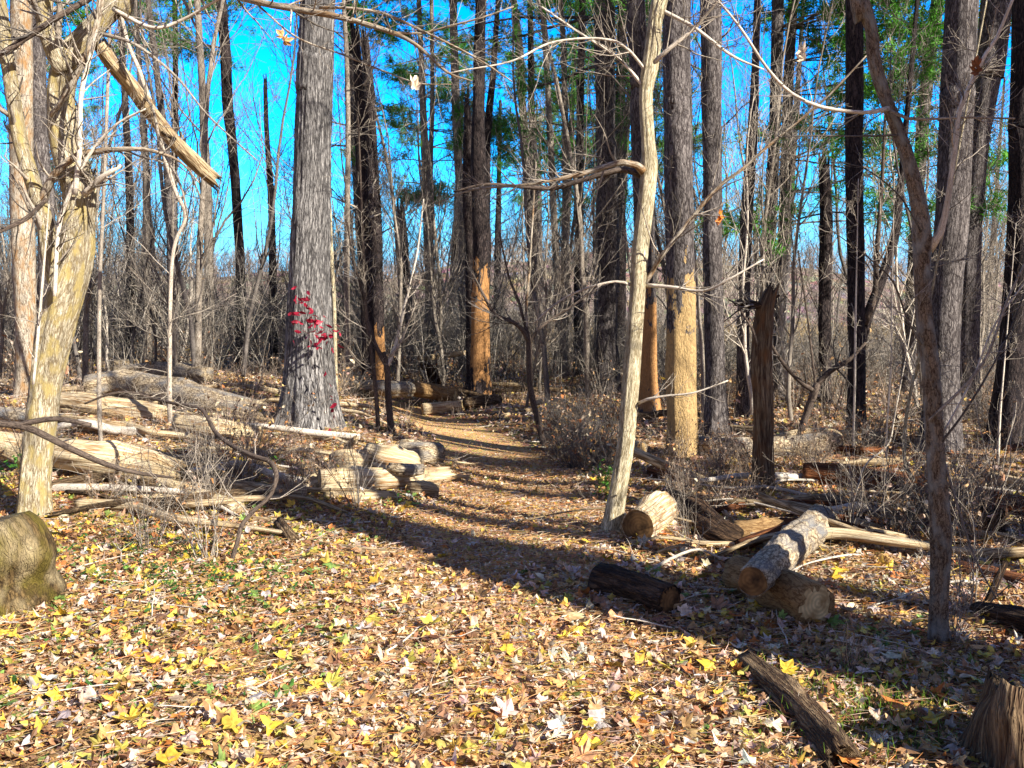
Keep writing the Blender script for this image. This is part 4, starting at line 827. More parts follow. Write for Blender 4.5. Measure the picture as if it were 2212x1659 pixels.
log('wide pale log on the left bank above the fat splintered one', [(250, 806, 30, .1), (340, 800, 34, .1), (450, 808, 30, .1)], 'birchlog', lump=.08, step=.1)
log('bright log on the left bank pointing down toward the great grey trunk', [(380, 914, 30), (460, 922, 34), (560, 934, 28)], 'barewood', lump=.1, step=.08)
log('pale log piece at the left edge under the fat splintered log', [(-20, 896, 30), (50, 900, 32), (118, 906, 28)], 'birchlog', lump=.1, step=.08)
log('long bright rail lying through the leaves left of the path', [(300, 1040, 14), (400, 1048, 18), (520, 1060, 14)], 'barewood', lump=.1)
log('pale log lying in the right brush past the splintered snag', [(1690, 1082, 22), (1770, 1080, 26), (1850, 1086, 22)], 'oldwood', lump=.1)
log('pale log end in the leaves right of the bent maple', [(2060, 1150, 20), (2140, 1160, 24), (2240, 1176, 22)], 'oldwood', lump=.1)
log('upright splinter of wood leaning behind the split logs', [(742, 985, 14, 0), (752, 966, 15, .12), (768, 948, 12, .25)], 'barewood', S=12, lump=.1, jag=.08, name='wood_splinter', cat='splinter')
log('dark log with a light top lying left behind the ragged split log', [(470, 1044, 30), (540, 1058, 34), (600, 1066, 32), (662, 1068, 28)], 'oldwood', S=22, lump=.06)
log('pale lit plank-like log in the leaves left of the dark one', [(262, 1062, 24), (330, 1076, 26), (400, 1086, 28), (466, 1084, 26)], 'barewood', S=18, lump=.08, jag=.1, lift=-.03)
log('short bright broken block of wood between two logs on the left', [(486, 1082, 20), (506, 1084, 22), (530, 1083, 20)], 'barewood', S=14, lump=.12)
log('large bright debarked log behind the foot of the forked maple', [(-60, 950, 52), (60, 968, 60), (180, 984, 68), (290, 1000, 66), (378, 1018, 48)], 'barewood', S=30, lump=.05, knots=3, jag=.15)
log('long fat pale log lying across the left middle with a splintered right end', [(186, 838, 50), (270, 832, 66), (360, 846, 62), (450, 866, 56), (535, 886, 50)], 'birchlog', S=28, lump=.05, knots=4, jag=.25, step=.1)
log('tan log lying just in front of the long fat pale one', [(120, 868, 40), (200, 876, 44), (290, 884, 40), (350, 892, 32)], 'barewood', S=22, lump=.06, step=.1, jag=.1)
log('thin pale log at the left edge beyond the forked maple', [(-40, 826, 20), (30, 832, 22), (100, 840, 22)], 'oldwood', S=16, step=.1)
log('weathered log fragment between the two big pale logs on the left', [(130, 905, 22), (200, 918, 24), (270, 926, 20)], 'oldwood', S=16, lump=.1, step=.1)
log('small broken wood piece leaning up from the leaves left of the path shadow', [(602, 1126, 20, .06), (620, 1148, 22, .03), (636, 1170, 22, -.01)], 'shagbark', S=16, lump=.1, name='wood_piece', cat='wood piece')
log('pale weathered branch lying flat beside the broken wood piece', [(666, 1166, 8), (740, 1182, 14), (800, 1192, 18), (862, 1196, 10)], 'oldwood', S=12, lump=.1, jag=.05, name='fallen_branch', cat='branch')
log('long flat debris branch lit in the leaves above the small broken wood piece', [(480, 1120, 10), (560, 1122, 14), (650, 1136, 12)], 'oldwood', S=12, lump=.1, name='fallen_branch', cat='branch')
log('bleached crooked branch lying in front of the mossy stump', [(-20, 1352, 14), (50, 1320, 16), (96, 1292, 20), (150, 1284, 12), (216, 1300, 7)], 'oldwood', S=14, lump=.12, name='fallen_branch', cat='branch')
log('whitish stick in the ivy patch right of the mossy stump', [(214, 1180, 10), (260, 1190, 12), (310, 1212, 10)], 'oldwood', S=10, name='fallen_branch', cat='branch')
# beyond the bend
log('pale barked log lying right of the great grey trunk', [(728, 832, 30), (780, 838, 33), (840, 840, 34), (884, 842, 33)], 'birchlog', S=24, ends=('cut', 'cut'), step=.1)
log('shaded log end to end with the pale one toward the path bend', [(890, 840, 30), (940, 848, 32), (984, 856, 30)], 'tanlog', S=22, ends=('cut', 'cut'), step=.1)
log('sunlit log lying where the path bends away', [(912, 884, 26), (960, 880, 24), (1000, 876, 22)], 'barewood', S=20, ends=('cut', 'cut'), step=.08)
log('brown log beside the sunlit one at the foot of the split peeled trunk', [(1004, 870, 24), (1040, 868, 24), (1076, 864, 24)], 'shagbark', S=20, ends=('cutdark', 'cutdark'), step=.08)
log('slender fallen trunk propped above the others beyond the path bend', [(905, 774, 12, .5), (960, 768, 12, .6), (1004, 762, 10, .7)], 'oldwood', S=14, step=.1)
log('curved root butt arching among logs beyond the path bend', [(908, 790, 16, .35), (930, 795, 22, .3), (942, 825, 22, .0)], 'darkbark', S=16, lump=.12)
log('far dark log lying left beyond the forked maple', [(240, 792, 24), (320, 786, 26), (420, 786, 24)], 'oldwood', S=16, step=.15)
log('far log lying right beyond the big tan one', [(1530, 915, 14), (1570, 924, 16), (1640, 930, 16)], 'oldwood', S=14, step=.1)
log('far pale log stub in the brush behind the straight blackish pine', [(1896, 912, 14), (1930, 906, 18), (1956, 900, 16)], 'birchlog', S=14, step=.1)
log('far thin log lying in the brush right of the path bend', [(1080, 900, 9), (1150, 886, 10), (1220, 890, 9)], 'oldwood', S=12, step=.1)

# mossy stump at the left edge
mb = MB(); p = G(20, 1310); Ys = p[1]
rows = [np.append(P(10, 1330, Ys), RW(140, Ys)), np.append(P(6, 1250, Ys), RW(140, Ys)), np.append(P(8, 1190, Ys), RW(160, Ys)), np.append(P(2, 1146, Ys), RW(138, Ys)), np.append(P(-6, 1126, Ys), RW(84, Ys)), np.append(P(-8, 1120, Ys), RW(20, Ys))]
stem(mb, rows, 48, .015, .15, True, flare=.25, knots=26)
tag(mb.build('mossy_stump', M['stump'], origin=p), 'rounded lumpy mossy stump at the lower left edge in front of the forked maple', 'stump')

# curved bare vine and the dark fallen branch on the left
def G2(px, py, up): return G(px, py, up)
b0 = G(497, 1222); Yv = b0[1]
rows = [(497, 1222, 13, 0), (513, 1170, 13, .0), (522, 1136, 13, .05), (550, 1102, 12, .1), (583, 1072, 12, .15), (597, 1030, 13, .2), (584, 998, 14, .3), (545, 984, 13, .4), (500, 962, 12, .6), (466, 934, 12, .8), (446, 898, 11, 1.), (430, 882, 9, 1.1), (380, 872, 9, 1.3), (333, 862, 8, 1.5), (280, 848, 8, 1.6), (235, 852, 7, 1.6), (183, 872, 5, 1.6)]
mb = MB(); c, _ = stem(mb, [np.append(P(a_, b_, Yv+d_), RW(w_*.78, Yv+d_)) for a_, b_, w_, d_ in rows], 12, .03, .06, True)
vn = mb.build('arching_sapling', M['crook'], origin=b0); tag(vn, 'long bare stem arching left in a hooked curve over the leafy ground', 'sapling')
w = MB(); p1, r1 = spawn(*pline(resample(c, 24)), 22, .4, .1, 1, (30, 80), 7, .4, .3, .1, .0016); w.tubes(p1, r1, 4); p2, r2 = spawn(p1, r1, 3, .18, .2, 1, (30, 60), 5, .6, .3, .1, .0012); w.tubes(p2, r2, 3); w.build('twigs', M['twig'], vn)
Yd = 5.2; rows = [(-60, 908, 16, 0), (0, 915, 15, 0), (60, 924, 15, 0), (150, 968, 13, 0), (232, 1004, 11, .1), (300, 1022, 9, .15), (368, 1031, 5, .2)]
mb = MB(); c, _ = stem(mb, [np.append(P(a_, b_, Yd+d_), RW(w_, Yd+d_)) for a_, b_, w_, d_ in rows], 14, .03, .08, True, jag=.03)
db = mb.build('dark_branch', M['crook'], origin=c[0, :3]); tag(db, 'dark rough branch slanting in from the left edge across the forked maple', 'branch')
limb(db, [(30, 922, 11, 0), (67, 912, 12, 0), (123, 905, 11, 0), (196, 918, 10, 0)], Yd, 'crook', name='stub')

# ------------------------------------------------------------ shrubs and saplings
def shrub_mesh(h, n, spread, leaf=0, rmin=.0018, sub=(4, 2)):
    w = MB(); K = 9; a = rng.uniform(0, 6.28, n); PP = np.zeros((n, K, 3)); PP[:, 0] = np.stack([np.cos(a)*.08*rng.uniform(0, 1, n), np.sin(a)*.08*rng.uniform(0, 1, n), np.full(n, -.03)], -1)
    tl = rng.uniform(.05, spread, n); d = nrm(np.stack([np.cos(a)*tl, np.sin(a)*tl, np.ones(n)], -1)); L = h*rng.uniform(.5, 1.1, n)
    for k in range(1, K): d = nrm(d+rng.normal(size=(n, 3))*.12+np.array([0, 0, -.02])); PP[:, k] = PP[:, k-1]+d*(L/(K-1))[:, None]
    RR = (rmin*2.4*rng.uniform(.8, 1.5, n))[:, None]*np.linspace(1, .4, K); w.tubes(PP, RR, 4)
    p1, r1 = spawn(PP, RR, sub[0], h*.4, .15, 1, (20, 60), 6, .7, .3, .08, rmin); w.tubes(p1, r1, 3)
    p2, r2 = spawn(p1, r1, sub[1], h*.18, .15, 1, (25, 60), 4, .7, .3, .05, rmin*.9); w.tubes(p2, r2, 3)
    me = w.mesh('shrub', None); lm = None
    if leaf:
        f = MB(); q = p1.reshape(-1, 3); q = q[rng.choice(len(q), min(len(q), leaf))]
        leaves(f, q, rng.uniform(.02, .045, len(q)), palette(len(q), [30, 14, 1, 10, 34, 0, 6, 0, 2]), OVAL, (30, 90), (-1.5, 1.5)); lm = f.mesh('withered_leaves', M['leaf'], smooth=False)
    return me, lm
def place(kind, me, lm, x, y, s, label, cat, mat, group=None):
    if group: label = spot(size_word(s*me['h'], *((.62, .9) if 'shrub' in kind else (4.2, 6.5)))+' '+me['hue'], 'dry shrub' if 'shrub' in kind else 'leafless sapling', x, y)
    o = bpy.data.objects.new(kind, me); C.objects.link(o); o.location = (x, y, float(gz(x, y))); o.rotation_euler = (rng.uniform(-.06, .06), rng.uniform(-.06, .06), rng.uniform(0, 6.28)); o.scale = (s, s, s*rng.uniform(.9, 1.15))
    tag(o, label, cat, group)
    if lm is not None:
        l = bpy.data.objects.new('withered_leaves', lm); C.objects.link(l); l.parent = o
    return o
def protos(mat, n, *a, **k):
    out = []
    for _ in range(n):
        me, lm = shrub_mesh(*a, **k); me.materials.append(M[mat]); me['h'] = a[0]; me['hue'] = {'shrub': 'tan', 'twigdark': 'dark', 'twig': 'grey', 'twigpale': 'pale'}[mat]; out.append((me, lm))
    return out
SHA = protos('shrub', 5, .8, 14, .7, 30)               # tan dry shrubs
SHP = protos('shrub', 4, .8, 15, .45, 20)
SHD = protos('twigdark', 4, .7, 26, .8, 60)
SHW = protos('twig', 5, 1.3, 14, .5, 14)
LM = [(75, 6.7, 'the pale forked maple'), (230, 12, 'the debarked logs'), (340, 16, 'the hung limb'), (460, 24, 'the slender light trunk'), (520, 26, 'the blue-dark tree'), (585, 27, 'the thin dark snag'), (668, 12.5, 'the great grey trunk'), (750, 17, 'the whitish stem'), (808, 20, 'the paired dark snags'), (875, 24, 'the low ragged snag'), (930, 23, 'the twin stemmed pine'), (1000, 18, 'the bending white trunk'), (1038, 16, 'the split peeled trunk'), (1150, 11, 'the crooked path sapling'), (1218, 21, 'the slender grey pair'), (1306, 17, 'the thick shaggy pine'), (1365, 6.4, 'the leaning pale maple'), (1470, 9.6, 'the half peeled trunk'), (1545, 11.5, 'the dark furrowed trunk'), (1606, 13.4, 'the slim grey leaner'), (1650, 7.6, 'the splintered snag'), (1690, 16, 'the tall pine pair'), (1745, 9.5, 'the low forked sapling'), (1782, 15, 'the short broken snag'), (1850, 10.7, 'the blackish pine'), (1900, 13, 'the dark forked trunk'), (2015, 4.1, 'the bent maple'), (2050, 10, 'the broad trunk'), (2095, 13, 'the left-leaning trunk'), (2185, 10, 'the right edge trunk')]
USED = set()
def scr(x, y): return W/2+F*x/y
def spot(adj, kind, x, y):
    """a label that places the thing by its nearest landmark in view"""
    px = scr(x, y); order = sorted(LM, key=lambda l: abs(l[0]-px))[:3]; best = None
    for l in order:
        dx = px-l[0]; side = 'left of' if dx < 0 else 'right of'; deg = 'just ' if abs(dx) < 22 else ''
        dep = 'in front of and ' if y < l[1]-1.5 else ('far behind and ' if y > l[1]+9 else ('behind and ' if y > l[1]+1.5 else ''))
        t_ = ('%s %s %s%s%s %s' % (adj, kind, dep, deg, side, l[2])).strip()
        if len(t_.split()) > 16: t_ = ('%s %s %s%s %s' % (adj, kind, dep, side, l[2])).strip()
        if len(t_.split()) > 16: continue
        if best is None: best = t_
        if t_ not in USED: USED.add(t_); return t_
    return best
def size_word(h, a, b): return 'low' if h < a else ('tall' if h > b else 'mid-height')
GL = 'dry bare-twigged shrubs crowding the left side between the forked maple and the great grey trunk'
for i in range(40):
    px, py = rng.uniform(150, 730), rng.uniform(905, 1110)
    p = G(px, py); me, lm = (SHA+SHW)[rng.integers(10)] if px < 560 else SHA[rng.integers(5)]
    if (p[1] < 6.8 and px < 600) or (px < 420 and 900 < py < 1080) or (py < 925 and px < 560): continue
    place('dry_shrub', me, lm, p[0], p[1], rng.uniform(.6, 1.0)*(.7 if px > 560 else 1), 'dry tan bare-twigged shrub among the pale logs left of the path', 'shrub', None, GL)
for i in range(30):
    px, py = rng.uniform(1200, 1345), rng.uniform(905, 1035); p = G(px, py); me, lm = SHD[rng.integers(4)]
    place('dry_shrub', me, lm, p[0], p[1], rng.uniform(.55, .85), 'brownish withered weedy shrub lining the right side of the path before the leaning pale maple', 'shrub', None, 'withered brown shrubs right of the path')
for i in range(24):
    px, py = rng.uniform(1445, 1640), rng.uniform(985, 1120); p = G(px, py); me, lm = (SHP+SHA)[rng.integers(9)]
    place('dry_shrub', me, lm, p[0], p[1], rng.uniform(.4, .62), 'pinkish tan dry shrub between the half peeled trunk and the splintered snag', 'shrub', None, 'pinkish dry shrubs before the snag')
for i in range(22):
    px, py = rng.uniform(1670, 1790), rng.uniform(985, 1040); p = G(px, py); me, lm = SHP[rng.integers(4)]
    if i < 6: place('dry_shrub', me, lm, p[0], p[1], rng.uniform(.45, .75), 'pale upright wispy shrub right of the splintered snag', 'shrub', None, 'pale wispy shrubs right of the snag')
for i in range(46):
    px, py = rng.uniform(1820, 2290), (rng.uniform(870, 985) if i < 32 else rng.uniform(1100, 1180)); p = G(px, py); me, lm = (SHW+SHP+SHD)[rng.integers(13)]
    place('dry_shrub', me, lm, p[0], p[1], rng.uniform(.6, 1.0), 'bare thin-stemmed shrub in the tangle around the bent brown maple', 'shrub', None, 'bare shrubs at the right side')
for i in range(60):
    y_ = rng.uniform(12, 20); x_ = rng.choice([-1, 1])*rng.uniform(.09, .6)*y_; 
    if abs(x_-np.interp(y_, PATH[:, 1], PATH[:, 0])) < 1: continue
    me, lm = (SHA+SHD+SHW)[rng.integers(14)]
    place('dry_shrub', me, lm, x_, y_, rng.uniform(.8, 1.3), 'dry leafless shrub in the brush %s of the path bend' % ('left' if x_ < 0 else 'right'), 'shrub', None, 'dry shrubs in the brush %s of the path bend' % ('left' if x_ < 0 else 'right'))
for px, py, s, lab in ((1835, 1452, .34, 'small bleached dried flower plant below the stout tan log'), (2050, 1400, .4, 'thin dry seedling clump at the foot of the bent brown maple'), (1480, 1180, .4, 'small tangle of dry stalks at the end of the rooty log butt'), (2090, 1330, .6, 'spiky dry shrub beside the dark leaning stub'), (770, 1100, .6, 'thin leafless wand seedling left of the path shadow'), (320, 1190, .7, 'bare whippy seedling rising from the ivy patch'), (60, 1080, .8, 'dry stems standing at the foot of the forked maple'), (450, 1215, .8, 'dark thin stemmed seedling just left of the hooked bare stem')):
    p = G(px, py); me, lm = (SHP if 'bleached' in lab else SHW)[rng.integers(4)]; place('dry_plant', me, lm, p[0], p[1], s, lab, 'plant', None)
# green plants
def green_plant(label, px, py, n, h, sz, kind='green_plant', spread=.08):
    p = G(px, py); e = empty(kind, p, label, 'plant'); K = 5; m_ = max(3, n//8); a = rng.uniform(0, 6.28, m_); d = nrm(np.stack([np.cos(a)*.3, np.sin(a)*.3, np.ones(m_)], -1)); PP = p+np.stack([d*h*k/(K-1) for k in range(K)], 1)+np.stack([np.cos(a), np.sin(a), 0*a], -1)[:, None]*spread*.3
    w = MB(); w.tubes(PP, np.full((m_, K), .002), 3); w.build('stems', M['green_stem'], e)
    q = PP.reshape(-1, 3)[rng.choice(m_*K, n)]+rng.normal(size=(n, 3))*np.array([spread, spread, .03]); q[:, 2] = np.maximum(q[:, 2], p[2]+.01)
    f = MB(); leaves(f, q, rng.uniform(.6, 1.2, n)*sz, np.array(lin((88, 150, 50)))[None]*rng.uniform(.5, 1.3, (n, 1)), OVAL, (10, 70)); f.build('leaves', M['green'], e, smooth=False)
M['green_stem'] = plain('green_stem', lin((90, 110, 50)), lin((120, 100, 60)))
green_plant('feathery green plant lit at the right edge of the path before the leaning pale maple', 1306, 1072, 150, .26, .022, spread=.05)
green_plant('small green sprig at the foot of the forked maple', 38, 1040, 26, .25, .04)
green_plant('low green sprig below the great grey trunk near the split logs', 600, 1010, 20, .1, .025)
green_plant('small green sprout in the leaves left of the path shadow', 870, 1090, 30, .08, .02)
iv = MB(); n_ = 2600; px = np.concatenate([rng.normal(330, 130, 1300), rng.normal(480, 90, 800), rng.uniform(0, 700, 500)]); py = np.concatenate([rng.normal(1195, 40, 1300), rng.normal(1250, 40, 800), rng.uniform(1120, 1500, 500)])
kp = (rng.uniform(0, 1, n_) < .5+.5*np.sin(px*.05)*np.sin(py*.07)); px, py = px[kp], np.clip(py[kp], 1090, 1640)
pos = np.array([G(a_, b_, rng.uniform(.02, .07)) for a_, b_ in zip(px, py)])
leaves(iv, pos, rng.uniform(.01, .024, len(pos)), np.array(lin((78, 124, 52)))[None]*rng.uniform(.4, 1.2, (len(pos), 1)), OVAL, (0, 50)); tag(iv.build('ground_ivy', M['green'], smooth=False), kind='stuff')
# small clumps of grass in the lower right
gr = MB(); n_ = 900; px = rng.normal(1880, 130, n_); py = rng.normal(1520, 70, n_); b_ = np.array([G(a_, c_) for a_, c_ in zip(px, np.clip(py, 1380, 1655))]); d = nrm(rng.normal(size=(n_, 3))*.5+np.array([0, 0, 1.])); L = rng.uniform(.03, .1, n_)
PP = np.stack([b_, b_+d*L[:, None]*.6, b_+d*L[:, None]+rng.normal(size=(n_, 3))*.012], 1); gr.tubes(PP, np.array([.0016, .0013, .0004])[None]*np.ones((n_, 1)), 3); gr.c = [np.repeat(np.array(lin((120, 160, 50)))[None]*rng.uniform(.5, 1.3, (n_, 1)), 9, 0)]
tag(gr.build('grass', M['green']), kind='stuff')
# sticks strewn about
sk = MB(); n_ = 420; x, y = scatter(n_, 3, 14, 1.3); sel = ~pathmask(x, y) | (y < 6); x, y = x[sel], y[sel]; n_ = len(x); K = 6; a = rng.uniform(0, 6.28, n_); L = rng.uniform(.1, .6, n_); PP = np.zeros((n_, K, 3))
d = np.stack([np.cos(a), np.sin(a), np.zeros(n_)], -1); PP[:, 0] = np.stack([x, y, gz(x, y)+rng.uniform(.02, .05, n_)], -1)
for k in range(1, K): d = nrm(d+rng.normal(size=(n_, 3))*np.array([.18, .18, .06])); PP[:, k] = PP[:, k-1]+d*(L/(K-1))[:, None]
RR = rng.uniform(.002, .006, n_)[:, None]*np.linspace(1, .5, K); sk.tubes(PP, RR, 5); p1, r1 = spawn(PP, RR, 2, .15, .2, 1, (25, 60), 4, .6, .3, .0, .0013); sk.tubes(p1, r1, 3)
tag(sk.build('fallen_twigs', M['twigpale']), kind='stuff')

# broken branches and poles lying about, each its own thing
def strewn(n, rx, ry, Lr, wr, mats, side):
    for i in range(n):
        px, py = rng.uniform(*rx), rng.uniform(*ry); p = G(px, py); a = rng.uniform(-.6, .6)+(math.pi if rng.uniform() < .5 else 0); L = rng.uniform(*Lr); r = rng.uniform(*wr)
        if pathmask(p[0]+.5*L*math.cos(a), p[1]) or pathmask(p[0], p[1]): continue
        d = np.array([math.cos(a), math.sin(a), 0]); rows = []
        for k in range(5):
            q = p+d*L*k/4+np.array([0, rng.normal()*.04*L, 0]); q[2] = float(gz(q[0], q[1]))+r*.8+.10*rng.uniform(.2, 1)*math.sin(k/4*math.pi)+.02; rows.append(np.append(q, r*(1-.16*k)))
        mb = MB(); mt = mats[rng.integers(len(mats))]; c, _ = stem(mb, rows, 12, .05, .12, True, jag=r*2, knots=3)
        o = mb.build('fallen_branch', M[mt], origin=p); hue = {'oldwood': 'pale', 'barewood': 'bright', 'redwood': 'reddish', 'darkbark': 'dark', 'shagbark': 'tan', 'twigpale': 'whitish'}[mt]
        tag(o, spot(('thick ' if r > .035 else 'thin ')+hue, 'fallen branch', p[0], p[1]), 'branch', 'broken branches lying %s of the path' % side)
        if r < .03:
            w = MB(); p1, r1 = spawn(*pline(resample(c, 16)), 5, L*.3, .3, 1, (25, 60), 6, .5, .3, .05, .002); w.tubes(p1, r1, 4); p2, r2 = spawn(p1, r1, 3, L*.14, .2, 1, (25, 60), 4, .6, .3, .05, .0015); w.tubes(p2, r2, 3); w.build('twigs', M['twig'], o)
strewn(34, (1500, 2250), (960, 1230), (.5, 1.9), (.010, .05), ['oldwood', 'barewood', 'redwood', 'oldwood', 'twigpale'], 'right')
strewn(10, (1400, 2200), (1150, 1330), (.3, .9), (.006, .016), ['oldwood', 'darkbark', 'twigpale'], 'right')
strewn(40, (0, 800), (850, 1120), (.5, 2.0), (.012, .06), ['oldwood', 'barewood', 'barewood', 'shagbark', 'twigpale'], 'left')
strewn(8, (950, 1350), (820, 930), (.6, 2.0), (.03, .07), ['oldwood', 'barewood', 'shagbark'], 'right')
# slender saplings, each one a tree of its own
def sapling_mesh(h, mat, rmin=.004, nb=22, lean=.04):
    w = MB(); K = 14; PP = np.zeros((1, K, 3)); d = nrm(np.array([[rng.normal()*lean, rng.normal()*lean, 1.]])); PP[0, 0] = (0, 0, -.1)
    for k in range(1, K): d = nrm(d+rng.normal(size=(1, 3))*.07+np.array([0, 0, .04])); PP[:, k] = PP[:, k-1]+d*h/(K-1)
    RR = (.0055*h+.008)*np.linspace(1, .15, K)[None]; w.tubes(PP, RR, 7)
    p1, r1 = spawn(PP, RR, nb, h*.3, .15, 1, (25, 55), 8, .45, .22, .14, rmin*1.4); w.tubes(p1, r1, 4)
    p2, r2 = spawn(p1, r1, 6, h*.12, .1, 1, (20, 55), 5, .6, .25, .1, rmin); w.tubes(p2, r2, 3)
    p3, r3 = spawn(p2, r2, 3, h*.06, .15, 1, (20, 55), 4, .7, .25, .08, rmin*.8); w.tubes(p3, r3, 3)
    me = w.mesh('sapling', M[mat]); me['h'] = h; me['hue'] = {'slim': 'light grey', 'twigdark': 'dark', 'twig': 'grey', 'twigpale': 'pale'}[mat]; return me
SP = [sapling_mesh(h, m_) for h, m_ in ((4.5, 'twig'), (6, 'twigdark'), (7.5, 'slim'), (5.5, 'twigpale'), (8.5, 'twigdark'), (3.5, 'twig'), (9.5, 'slim'), (6.5, 'twig'))]
SPF = [sapling_mesh(h, m_, .007) for h, m_ in ((8, 'twigdark'), (10, 'slim'), (6.5, 'twig'), (9, 'twigdark'), (11, 'twig'))]
def free(x, y, m=.9): return abs(x-np.interp(y, PATH[:, 1], PATH[:, 0])) > m if y < 19 else True
GAPS = ((455, 640), (1705, 1775), (1800, 1828), (1872, 1985), (1495, 1515))
def gap(x, y, keep=.25): q = scr(x, y); return any(a < q < b for a, b in GAPS) and rng.uniform() > keep
cnt = 0
for i in range(400):
    y_ = rng.uniform(11.5, 24); x_ = rng.uniform(-.62, .62)*y_
    if not free(x_, y_, 1.2) or cnt >= 95 or (.05 < (x_/y_) < .2 and y_ < 14): continue
    if gap(x_, y_): continue
    if 580 < scr(x_, y_) < 750 and y_ < 13: continue
    cnt += 1; sd_ = 'left' if x_ < -.12*y_ else ('right' if x_ > .2*y_ else 'middle')
    place('bare_sapling', SP[rng.integers(8)], None, x_, y_, rng.uniform(.7, 1.1), {'left': 'thin leafless sapling in the thicket left of the path', 'right': 'thin leafless sapling in the open brush on the right', 'middle': 'thin leafless sapling in the middle beyond the path bend'}[sd_], 'sapling', None, 'leafless saplings near the path, %s side' % sd_)
for i in range(112):
    y_ = rng.uniform(24, 52); x_ = rng.uniform(-.64, .64)*y_
    if (x_/y_ > .25 and rng.uniform() < .5) or gap(x_, y_): continue
    sd_ = 'left' if x_ < 0 else 'right'
    place('bare_sapling', SPF[rng.integers(5)], None, x_, y_, rng.uniform(.75, 1.25), 'distant slender leafless tree in the woods behind the %s half' % sd_, 'sapling', None, 'distant leafless trees, %s half' % sd_)
# more distant trunks standing between the named ones
FT = []
for k in range(6):
    mb = MB(); h = rng.uniform(12, 18); r0 = rng.uniform(.13, .24); lx, ly = rng.normal(size=2)*.35
    c, _ = stem(mb, [(0, 0, -.2, r0), (lx*.4, ly*.4, h*.4, r0*.85), (lx, ly, h, r0*.35)], 14, .4, .05, True, flare=.4)
    FT.append((mb, c))
FTM = []
for k, (mb, c) in enumerate(FT):
    mt = ['pine', 'darkpine', 'slim', 'darkpine', 'pine', 'darkpine'][k]; me = mb.mesh('trunk', M[mt]); w = MB(); pp, rr = pline(resample(c, 20))
    p1, r1 = spawn(pp, rr, 26, 2.4, .25, 1, (45, 90), 8, .2, .2, .05, .012); w.tubes(p1, r1, 4); p2, r2 = spawn(p1, r1, 6, 1., .15, 1, (30, 60), 5, .5, .25, .05, .007); w.tubes(p2, r2, 3)
    FTM.append((me, w.mesh('branches', M['twigdark']), c))
fol = []
for k in range(3):
    e = bpy.data.objects.new('tmp', None); C.objects.link(e); ORI[e.name] = np.zeros(3); c = np.array([(0, 0, z_, .2) for z_ in np.linspace(0, 17, 30)])
    pine_foliage(e, c, 7, 17, 46, 3.0, dens=1.1); ch = list(e.children); fol.append([(q.name.split('.')[0], q.data) for q in ch])
    for q in ch: bpy.data.objects.remove(q)
    bpy.data.objects.remove(e)
for i in range(34):
    y_ = rng.uniform(24, 58); x_ = rng.uniform(-.64, .64)*y_
    if (x_/y_ > .25 and rng.uniform() < .75) or gap(x_, y_, .1): continue
    if -.34 < x_/y_ < -.25: continue
    me, bm, c = FTM[rng.integers(6)]; sd_ = 'left' if x_ < 0 else 'right'; s = rng.uniform(.8, 1.15); pin = rng.uniform() < .34
    t_ = empty('pine_tree' if pin else 'bare_tree', (x_, y_, float(gz(x_, y_))), spot('distant', 'green pine' if pin else 'bare trunk', x_, y_), 'tree', 'distant %s, %s half' % ('pines' if pin else 'bare trunks', sd_))
    t_.rotation_euler = (0, 0, rng.uniform(0, 6.28)); t_.scale = (s, s, s)
    parts = [('trunk', me)]+([(a_, b_) for a_, b_ in fol[rng.integers(3)]] if pin else [('branches', bm)])
    for nm, me_ in parts:
        q = bpy.data.objects.new(nm, me_); C.objects.link(q); q.parent = t_
# tangled thicket nobody could count
th = MB(); n_ = 5200; y = rng.uniform(15.5, 50, n_); x = rng.uniform(-.66, .66, n_)*y; pm = np.abs(x-np.interp(y, PATH[:, 1], PATH[:, 0])) > np.where(y < 19, 1.1, 0); x, y = x[pm], y[pm]; n_ = len(x)
hs = np.clip(1.2+1.6*np.clip(-x/y*2.2+.3, 0, 1)+.8*np.clip((y-25)/20, 0, 1), 1, 4)*rng.uniform(.5, 1.3, n_)
hs = np.where((x/y > .22) & (y > 24), hs*.5, hs); K = 6; PP = np.zeros((n_, K, 3)); PP[:, 0] = np.stack([x, y, gz(x, y)-.05], -1); d = nrm(rng.normal(size=(n_, 3))*.22+np.array([0, 0, 1.]))
for k in range(1, K): d = nrm(d+rng.normal(size=(n_, 3))*.14); PP[:, k] = PP[:, k-1]+d*(hs/(K-1))[:, None]
RR = (.006+.00022*y)[:, None]*np.linspace(1, .4, K)*rng.uniform(.6, 1.3, (n_, 1)); th.tubes(PP, RR, 3)
p1, r1 = spawn(PP, RR, 5, 1.0, .1, 1, (25, 70), 5, .6, .3, .08, .004); th.tubes(p1, r1, 3); p2, r2 = spawn(p1, r1, 3, .45, .15, 1, (25, 70), 3, .7, .3, .05, .004); th.tubes(p2, r2, 3)
tag(th.build('thicket', M['thicket']), kind='stuff')
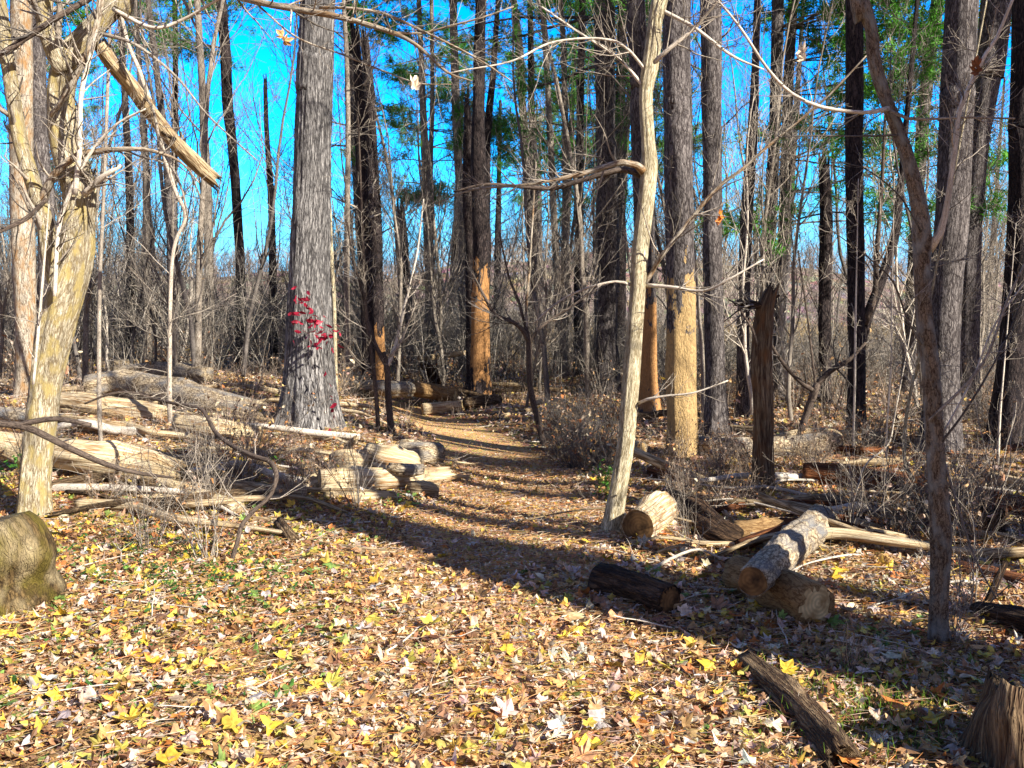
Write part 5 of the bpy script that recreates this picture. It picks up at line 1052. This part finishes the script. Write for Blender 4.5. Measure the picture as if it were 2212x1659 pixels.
# low weeds and dead leaves between the shrubs
wd_ = MB(); n_ = 9000; x, y = scatter(n_, 8, 24, 1.5, 2); pm = ~pathmask(x, y); x, y = x[pm], y[pm]; n_ = len(x); K = 4; d = nrm(rng.normal(size=(n_, 3))*.45+np.array([0, 0, .9])); L = rng.uniform(.1, .45, n_); PP = np.zeros((n_, K, 3)); PP[:, 0] = np.stack([x, y, gz(x, y)], -1)
for k in range(1, K): d = nrm(d+rng.normal(size=(n_, 3))*.25); PP[:, k] = PP[:, k-1]+d*(L/(K-1))[:, None]
RR = (.0012+.00016*y)[:, None]*np.linspace(1, .4, K); wd_.tubes(PP, RR, 3); p1, r1 = spawn(PP, RR, 2, .15, .2, 1, (25, 70), 3, .8, .3, .05, .0015); wd_.tubes(p1, r1, 3)
tag(wd_.build('dry_weeds', M['shrub']), kind='stuff')
# straw-coloured reeds before the river
rd = MB(); n_ = 16000; y = rng.uniform(30, 62, n_); x = rng.uniform(.0, .66, n_)*y; d = nrm(rng.normal(size=(n_, 3))*.16+np.array([0, 0, 1.])); L = rng.uniform(.6, 1.4, n_); b_ = np.stack([x, y, gz(x, y)-.03], -1)
PP = np.stack([b_, b_+d*L[:, None]*.6, b_+d*L[:, None]+rng.normal(size=(n_, 3))*.1], 1); rd.tubes(PP, np.array([.014, .012, .004])[None]*rng.uniform(.6, 1.4, (n_, 1)), 3)
rd.c = [np.repeat(np.array(lin((214, 186, 130)))[None]*rng.uniform(.55, 1.15, (n_, 1)), 9, 0)]
tag(rd.build('reeds', M['leaf']), kind='stuff')

# ------------------------------------------------------------ woods standing to the right, outside the view, that shade the path
k = 0
SX, SY = math.sin(SUN_AZ), math.cos(SUN_AZ)
def perp(p, t): return (.5-SY*p+SX*t, 5.1+SX*p+SY*t)      # p metres beyond the main shadow line, t metres towards the sun
for x_, y_, r0, h in ((*perp(-.08, 5.2), .40, 6.3), (*perp(.60, 5.8), .14, 6.5), (*perp(-.5, 4.0), .16, 3.0), (*perp(1.66, 5), .15, 5.3), (*perp(2.08, 5), .13, 5.6), (*perp(2.42, 6), .14, 7), (*perp(2.84, 7), .29, 17), (*perp(3.42, 5), .13, 7), (*perp(3.85, 5), .13, 7), (*perp(4.78, 8), .12, 10), (*perp(5.15, 7), .10, 11), (*perp(5.55, 8), .15, 12), (*perp(6.3, 8), .22, 16), (*perp(7.6, 6), .14, 14), (*perp(9.2, 6), .2, 16), (*perp(11.5, 6), .2, 16), (*perp(-4.2, 9), .12, 12), (*perp(13.5, 7), .22, 16)):
    mb = MB(); g = float(gz(x_, y_)); c, _ = stem(mb, [(x_, y_, g-.2, r0), (x_+.1, y_, g+h*.4, r0*.85), (x_+.1, y_+.1, g+h, r0*(.7 if h < 7 else .3))], 16, .3, .05, True, flare=.4)
    t_ = empty('forest_tree', (x_, y_, g), ['tall bare trunk standing outside the view to the right', 'tall bare trunk standing behind the photographer'][y_ < -1], 'tree', 'tall trunks outside the view'); mb.build('trunk', M['pine'], t_)
    w = MB(); p1, r1 = spawn(*pline(resample(c, 20)), 8 if h > 7 else 3, 1.6, .5, 1, (40, 80), 8, .25, .22, .08, .006); w.tubes(p1, r1, 4); p2, r2 = spawn(p1, r1, 4, .8, .1, 1, (25, 60), 5, .5, .25, .05, .004); w.tubes(p2, r2, 3); w.build('branches', M['twig'], t_)
